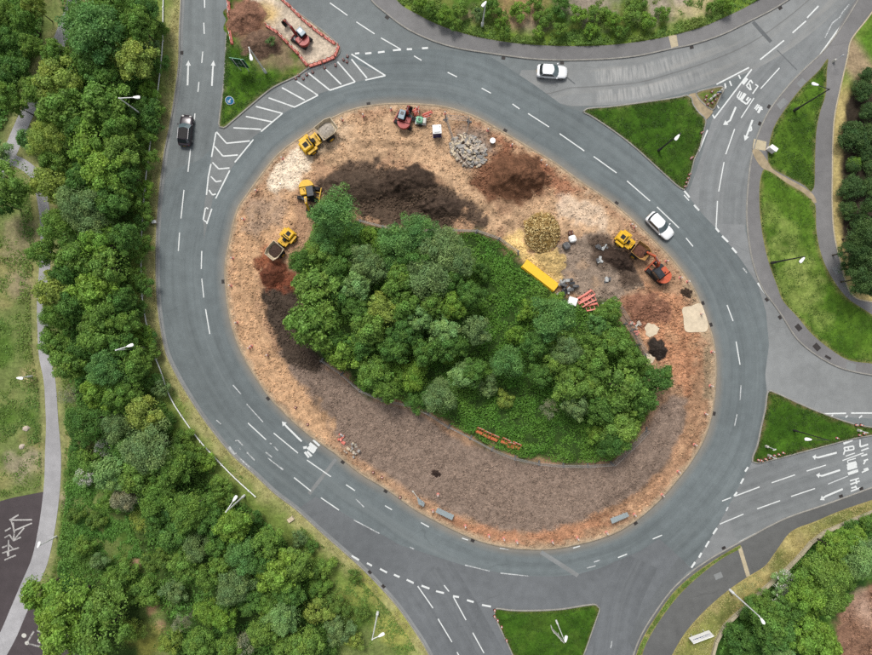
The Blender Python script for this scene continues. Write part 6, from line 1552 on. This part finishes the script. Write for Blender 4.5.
def barrier(label, a, b, group, z=.0, lean=0.0, mat=None):
    a = np.array(a); b = np.array(b); an = math.atan2(*(b - a)[::-1])
    t = thing('pedestrian_barrier', label, 'barrier', (a[0], a[1], z), an, group); t.scale = (np.linalg.norm(b - a) / 2.0 * .985, 1, 1)
    bd = link('board', BOARD, t); bd.rotation_euler = (lean, 0, 0)
    if mat: bd.material_slots[0].link = 'OBJECT'; bd.material_slots[0].material = M[mat]
    link('reflective_strip', BSTRIP, bd); link('white_band', BTOP, bd)
    for x in (.3, 1.7): link('foot', BFOOT, t, (x, 0, -.0))
    return t
def barrier_row(label, line_px, group, z=.0, L=2.0):
    ln = curve(PP(line_px), .3); s = np.concatenate([[0], np.cumsum(np.linalg.norm(np.diff(ln, axis=0), axis=1))]); n = max(1, int(round(s[-1] / L))); cu = s[-1] / n
    ords = ['first', 'second', 'third', 'fourth', 'fifth', 'sixth', 'seventh', 'eighth', 'ninth', 'tenth', 'eleventh', 'twelfth']
    for i in range(n):
        p = [(np.interp(d, s, ln[:, 0]), np.interp(d, s, ln[:, 1])) for d in (i * cu, (i + 1) * cu)]
        barrier(label.replace('#', ords[i] if i < 12 else 'last'), p[0], p[1], group, z)
barrier_row('red plastic barrier on the road side of the works, # from the top', [(280,-2),(287,4),(303,20),(320,34),(336,45)], 'works barriers, road side', .02)
barrier_row('red plastic barrier closing the works end, # from the right', [(339,46),(340,52),(336,57),(322,63),(309,67)], 'works barriers, end', .03)
barrier_row('red barrier on the grass side of the works, # from the bottom', [(308,67),(299,55),(285,41),(274,30),(266,26)], 'works barriers, grass side', .13)
barrier_row('faded red barrier in the upper pair beside the left road, # from the top', [(229,2),(229.5,12),(230.5,20)], 'works barriers, left side upper', .12)
barrier_row('faded red barrier in the lower pair beside the left road, # from the top', [(230,31),(231,39),(233,46)], 'works barriers, left side lower', .12)
for k, (x, y, an) in enumerate(((581, 296, .5), (584, 299, .55), (587.5, 297, .4), (591, 304, .2), (586, 293, .6))):
    p = np.array(P(x, y)); d = np.array([math.cos(an), math.sin(an)])
    barrier(['red plastic barrier leaning next to the white crate', 'red plastic barrier second from the white crate', 'red plastic barrier third from the white crate', 'orange red barrier piece lowest beside the crate', 'red plastic barrier topmost of the crate stack'][k], p - d * .9, p + d * .9, 'barriers stacked by the wood', soil_z(x, y) + .0, 1.1)
for k, (x1, y1, x2, y2) in enumerate(((475,431,482,434),(482,434.5,490,438),(490,438,497,441),(500,441,508,445),(506,446,514,448),(510,445,519,449))):
    barrier(f"orange red barrier lying in the grass by the lower fence, {['first','second','third','fourth','fifth','sixth'][k]} from the left", P(x1, y1), P(x2, y2), 'orange barriers along the lower fence', .35, -.9, 'barrier_orange')
for k, (x1, y1, x2, y2) in enumerate(((412,112,419,109),(422,116,432,112),(424,117,430,115.5),(415,117,416,108))):
    barrier(['dull red barrier left of the green tank', 'long pinkish barrier right of the green tank', 'short red barrier just above the green tank', 'red white barrier standing above the excavator'][k], P(x1, y1), P(x2, y2), 'barriers by the small excavator', soil_z(x1, y1), .5)
# ---------------------------------------------------------------- chevron sign boards lying towards the kerb
def chevron(label, pts, legs=True):
    """board from its four seen corners, near edge low, far edge high"""
    t = thing('chevron_board', label, 'sign board', (*P(*pts[0]), .12), 0, 'grey backed boards along the lower kerb')
    o = np.array(P(*pts[0])); hs = (.5, .5, 1.3, 1.3); q = [np.array(P(px, py, h)) - o for (px, py), h in zip(pts, hs)]
    v = [Vector((*a, h)) for a, h in zip(q, hs)]; n = (v[1] - v[0]).cross(v[3] - v[0]).normalized()
    MB().add(v + [a - n * .04 for a in v], [(0,1,2,3),(7,6,5,4),(0,1,5,4),(1,2,6,5),(2,3,7,6),(3,0,4,7)]).build('panel', M['steel'], t)
    b = MB()
    for u in (.33, .66): a = v[0] * (1 - u) + v[1] * u; c = v[3] * (1 - u) + v[2] * u; b.bar(tuple(a + n * .03), tuple(c + n * .03), .05, .05)
    a = v[0] * .5 + v[3] * .5; c = v[1] * .5 + v[2] * .5; b.bar(tuple(a + n * .02), tuple(c + n * .02), .05, .05); b.build('rib', M['galv'], t)
    lg = MB()
    for u in (.2, .8):
        a = v[3] * (1 - u) + v[2] * u; lg.tube((a.x, a.y, 0), (a.x, a.y, a.z - .02), .04)
        a = v[0] * (1 - u) + v[1] * u; lg.tube((a.x, a.y, 0), (a.x, a.y, a.z - .02), .04)
    lg.build('leg', M['galv'], t)
chevron('pale grey board near the lower left kerb of the island', [(437.5,507.5),(454,515),(452,520),(435.5,512)][::1])
chevron('pale grey board near the lower right kerb of the island', [(610,518.5),(627,512),(629,516),(612,523.5)])
chevron('small pale blue grey board tipped beside weeds at lower left', [(417,497),(424.5,502.5),(424,506.5),(418.5,504)])
t = block_thing('sign_post', 'fallen white post beside the small tipped board', 'post', 416, 495, face(413, 492, 420, 501)); MB().tube((-.75, 0, .12), (.75, 0, .16), .05).box(-.8, -.6, -.1, .1, .05, .2).build('post', M['offwhite'], t)
# ---------------------------------------------------------------- cones and marker posts
def cone_parts():
    base = MB().box(-.19, .19, -.19, .19, 0, .05, bev=.015).mesh('base', M['black'])
    body = MB().lathe([(.15, .05), (.135, .12), (.05, .62), (.04, .68)], 12).mesh('cone_body', M['pink'], True)
    slv = MB().lathe([(.112, .28), (.078, .46)], 12).mesh('sleeve', M['white'], True)
    cyl = MB().lathe([(.2, 0), (.2, .05), (.11, .08), (.10, .9), (.11, .95), (.06, 1.0)], 12).mesh('post_body', M['pink'], True)
    b1 = MB().lathe([(.107, .3), (.106, .5)], 12).mesh('band', M['white'], True); b2 = MB().lathe([(.106, .62), (.105, .82)], 12).mesh('band', M['white'], True)
    cap = MB().lathe([(.10, .96), (.09, 1.03), (.03, 1.05)], 12).mesh('cap', M['offwhite'], True)
    return base, body, slv, cyl, b1, b2, cap
CB, CBo, CS, CY_, B1, B2, CAP = cone_parts()
def cone(px, py, label, group, tall=False, z=None):
    q = P(px, py, .6); zz = (soil_z(px, py) if z is None else z)
    t = thing('marker_post' if tall else 'traffic_cone', label, 'cone', (*q, zz), random.uniform(0, 6))
    t['group'] = group
    if tall:
        b = link('post_body', CY_, t); link('band', B1, b); link('band', B2, b); link('cap', CAP, t)
    else:
        link('base', CB, t); b = link('cone_body', CBo, t); link('sleeve', CS, b)
def cones(txt, label, group, tall=False, z=None):
    v = [float(a) for a in txt.split()]
    n = len(v) // 2; od = ['first','second','third','fourth','fifth','sixth','seventh','eighth','ninth','tenth','eleventh','twelfth']
    for i in range(n): cone(v[2*i], v[2*i+1], label.replace('#', od[i]) if n > 1 else label.replace(', # ', ', only one '), group, tall, z)
cones('342 119.5 363 115 391 109 417 108.5 445 113 488 129.5 512 145 541 161 546 166', 'faded red and white marker post on the upper island edge, # from the left', 'marker posts on the upper island edge', True)
cones('282 158 256 190.5 243 219 232 258 230 285.5 236 322.5 249 348 251 346 267 355', 'faded red and white marker post on the left island edge, # from the top', 'marker posts on the left island edge', True)
cones('295 408 307 425 373 473 382 478 400 498', 'faded red and white cone on the lower left island edge, # from the top', 'cones on the lower left island edge')
cones('438 495 433 511 465.5 526.5 489 536 504 539 517 542 552.5 542 578 538.7 607 533', 'faded red and white marker post on the bottom island edge, # from the left', 'marker posts on the bottom island edge', True)
cones('635 515 663 495.5 679 472 695.5 445 706 414 711.5 386 713 352', 'faded red and white marker post on the right island edge, # from the bottom', 'marker posts on the right island edge', True)
cones('631.5 224.5 635 227 667 261 681 277.5 688.5 281.5 702 314', 'pale marker post on the kerb near the white estate, # from the top', 'marker posts on the upper right island edge', True)
cones('759.6 460.6 762.6 461 766.8 459.7 770.5 458.3 775.8 456.2 780 455 784.4 453.4', 'red white cone at right triangular island corner, # from the left', 'cones on the right triangular island', False, .12)
cones('838.5 438.5 858 425.5 863 425.5 861 435.5 865.5 434', 'red white cone at the far tip of right triangular island, # from the left', 'cones at the tip of the right triangular island', False, .13)
cones('693 157 690.5 174 689 178 687.5 182 686 186', 'red white cone at lower tip of upper right island, # from the top', 'cones on the upper right triangular island', False, .12)
cones('703 132 692 158', 'red white cone on upper right island edge facing the approach, # from the top', 'cones facing the approach', False, .12)
cones('495 611.5 494.8 617.5 498 621.5 502 628 507 641.5', 'red and white cone on the left edge of the bottom island, # from the top', 'cones on the bottom island', False, .12)
cones('707.5 95.5 713 91 719 93.5 716.5 99 709 103.5 713.5 102 706.5 99', 'red and white cone on the small upper right islet, # in picking order', 'cones on the small islet', False, .12)
cones('295 77.5 302.5 77.5 306 73.5 312 71 324 66.5 335 64 343 58.5 347 55 346.5 60.5 298 74', 'red cone just outside the works end barriers, # from the left', 'cones outside the works end', False, .0)
# ---------------------------------------------------------------- signs
def board_sign(name, label, bl, br, z0, z1, face_mat, rim='offwhite', posts=True, detail=None, group=None):
    """upright board: bl, br = seen ends of the lower edge at height z0"""
    a = np.array(P(*bl, z0)); b = np.array(P(*br, z0)); L = np.linalg.norm(b - a); an = math.atan2(*(b - a)[::-1])
    t = thing(name, label, 'sign', (a[0], a[1], .12), an, group)
    MB().box(0, L, -.03, .03, z0, z1, bev=.01).build('back_board', M[rim], t)
    for s in (1,):
        MB().box(.06, L - .06, .031, .036, z0 + .06, z1 - .06).build('face', M[face_mat], t)
        MB().box(.06, L - .06, -.036, -.031, z0 + .06, z1 - .06).build('face', M[face_mat], t)
    if posts:
        for x in (L * .2, L * .8): MB().tube((x, -.08, -.1), (x, -.08, z1 - .1), .045, n=8).build('post', M['galv'], t)
    if detail: detail(t, L)
    return t
def sheet_text(t, L):
    # one line of small dark blue lettering, too small to read, and a rule
    r = random.Random(3); x = .3
    while x < L - .3:
        w = r.uniform(.10, .3)
        for s in (-1, 1): MB().box(x, x + w, s*.037 if s > 0 else -.040, .040 if s > 0 else s*.037, 1.75, 1.75 + r.choice([.16, .2, .24])).build('lettering', M['ink'], t)
        x += w + .07
    for s in (-1, 1): MB().box(L*.45, L*.95, .037 if s > 0 else -.040, .040 if s > 0 else -.037, 2.15, 2.22).build('lettering', M['ink'], t)
M['ink'] = plain('sign_ink', C(96, 110, 160), .5, var=.05)
board_sign('board_sign', 'white board sign with one line of blue lettering on the dry verge', (688.3,637.4), (708.6,629.8), .9, 2.7, 'white', 'white', True, sheet_text)
def green_detail(t, L):
    for s in (-1, 1): MB().box(.3, L - .3, .037 if s > 0 else -.042, .042 if s > 0 else -.037, 2.4, 2.48).box(.95, 1.05, .037 if s > 0 else -.042, .042 if s > 0 else -.037, 1.8, 3.3).build('route_line', M['steel'], t)
board_sign('direction_sign', 'green direction sign with pale border on the works island', (236,66.5), (250,68.5), 1.2, 4.2, 'green', 'palegreen', True, green_detail)
board_sign('direction_sign', 'white backed direction sign seen edge-on on the bottom island', (550.5,626), (562.5,639), 1.4, 2.6, 'offwhite', 'offwhite')
# blue round keep-left sign lying on the grass
t = thing('keep_left_sign', 'round blue sign with white arrow standing low on the works grass', 'sign', (*P(231, 102), .13), R(10))
fr = MB(); fr.tube((-.55, -.3, .0), (-.4, .1, .62), .03); fr.tube((.55, -.3, .0), (.4, .1, .62), .03); fr.tube((-.55, -.3, .03), (.55, -.3, .03), .03); fr.build('stand', M['galv'], t)
MX = Matrix.Translation((0, .0, .5)) @ Matrix.Rotation(R(38), 4, 'X')
d_ = MB().lathe([(.6, -.012), (.6, .012)], 24, MX).build('rim', M['white'], t); MB().lathe([(.54, .0125), (.54, .02)], 24, MX).build('disc', M['signblue'], d_)
MB().bar((.22, .22, .025), (-.12, -.12, .025), .13, .008, MX).prism([(-.26, 0), (-.1, 0), (-.1, .001), (-.26, .001)], -.3, -.1, MX).bar((-.22, -.24, .025), (-.22, .06, .025), .11, .008, MX).bar((-.24, -.22, .025), (.06, -.22, .025), .11, .008, MX).build('arrow', M['white'], d_)
# keep-left bollard and post signs on the splitter islands
def post_sign(label, px, py, h=2.2, mat='signblue', r=.3, rz=0.0, z=.12):
    t = thing('post_sign', label, 'sign', (*P(px, py), z), rz, 'small signs on the splitter islands')
    MB().tube((0, 0, -.1), (0, 0, h + .2), .04, n=8).build('post', M['galv'], t)
    Mq = Matrix.Translation((0, -.06, h)) @ Matrix.Rotation(R(90), 4, 'X')
    d = MB().lathe([(r, -.01), (r, .01)], 20, Mq).build('plate', M['white'], t); MB().lathe([(r*.88, .0105), (r*.88, .016)], 20, Mq).build('face', M[mat], d)
    MB().box(-.18, .18, -.16, .16, 0, .75, bev=.05, top=.8).build('bollard', M['offwhite'], t)
post_sign('blue round sign on post at the left corner of the right triangular island', 768, 455, 1.8, 'steel', .28)
post_sign('pale sign on post just above the blue one on the right triangular island', 765.5, 446, 2.4, 'offwhite', .24, .4)
post_sign('blue sign on post at the far tip of the right triangular island', 857.5, 430, 1.8, 'signblue', .3)
post_sign('white and blue sign on post in the middle of the small islet', 713, 97, 2.0, 'signblue', .32)
post_sign('blue grey sign on post left of the middle of the small islet', 709, 100.5, 1.6, 'steel', .32, .5)
post_sign('pale sign on post at the upper edge of the small islet', 720, 91.5, 1.4, 'offwhite', .34, .7)
post_sign('small blue sign on post beside the upper right cycle path', 832.5, 62, 2.2, 'signblue', .26, .3)
# cabinet by the trodden path, and small pale boxes
def cabinet(label, px, py, rz, w, d, h, mat='white', z=.13):
    t = thing('service_cabinet', label, 'cabinet', (*P(px, py, h * .5), z), rz)
    MB().box(-w/2 - .05, w/2 + .05, -d/2 - .05, d/2 + .05, 0, .1).build('plinth', M['concrete'], t)
    MB().box(-w/2, w/2, -d/2, d/2, .1, h, bev=.03).box(-w/2 - .04, w/2 + .04, -d/2 - .04, d/2 + .04, h, h + .05, bev=.02).build('cabinet_body', M[mat], t)
    dd = MB().box(-w/2 + .05, -.02, -d/2 - .012, -d/2, .2, h - .08).box(.02, w/2 - .05, -d/2 - .012, -d/2, .2, h - .08).build('door', M[mat], t); MB().box(-.06, -.03, -d/2 - .03, -d/2 - .012, h * .5, h * .6).build('handle', M['black'], dd)
cabinet('white roadside cabinet at the top of the trodden path', 771.5, 149.5, R(-35), 1.0, .5, 1.2)
cabinet('small pale box on the left verge beside the guard rail', 154.5, 222, .1, .5, .35, .5, 'white')
cabinet('small brown wooden box on the verge right of the lower left lamp', 291, 519, .6, .8, .5, .4, 'skip', .12)
for lb, px, py, s in (('white stone lying in the meadow left of the wide footpath, upper one', 27.5, 428, .42), ('white stone lying in the meadow left of the wide footpath, lower one', 23.5, 446, .4)):
    t = thing('boulder', lb, 'stone', (*P(px, py), .2), random.uniform(0, 3)); r_ = random.Random(px)
    MB().rings([[(s * k * math.cos(a) * r_.uniform(.8, 1.2) * 1.3, s * k * math.sin(a) * r_.uniform(.8, 1.2), z) for a in [6.283 * i / 12 for i in range(12)]] for z, k in ((-.1, .9), (.1, 1), (.3, .8), (.4, .4))]).build('stone', M['concrete'], t, smooth=True)
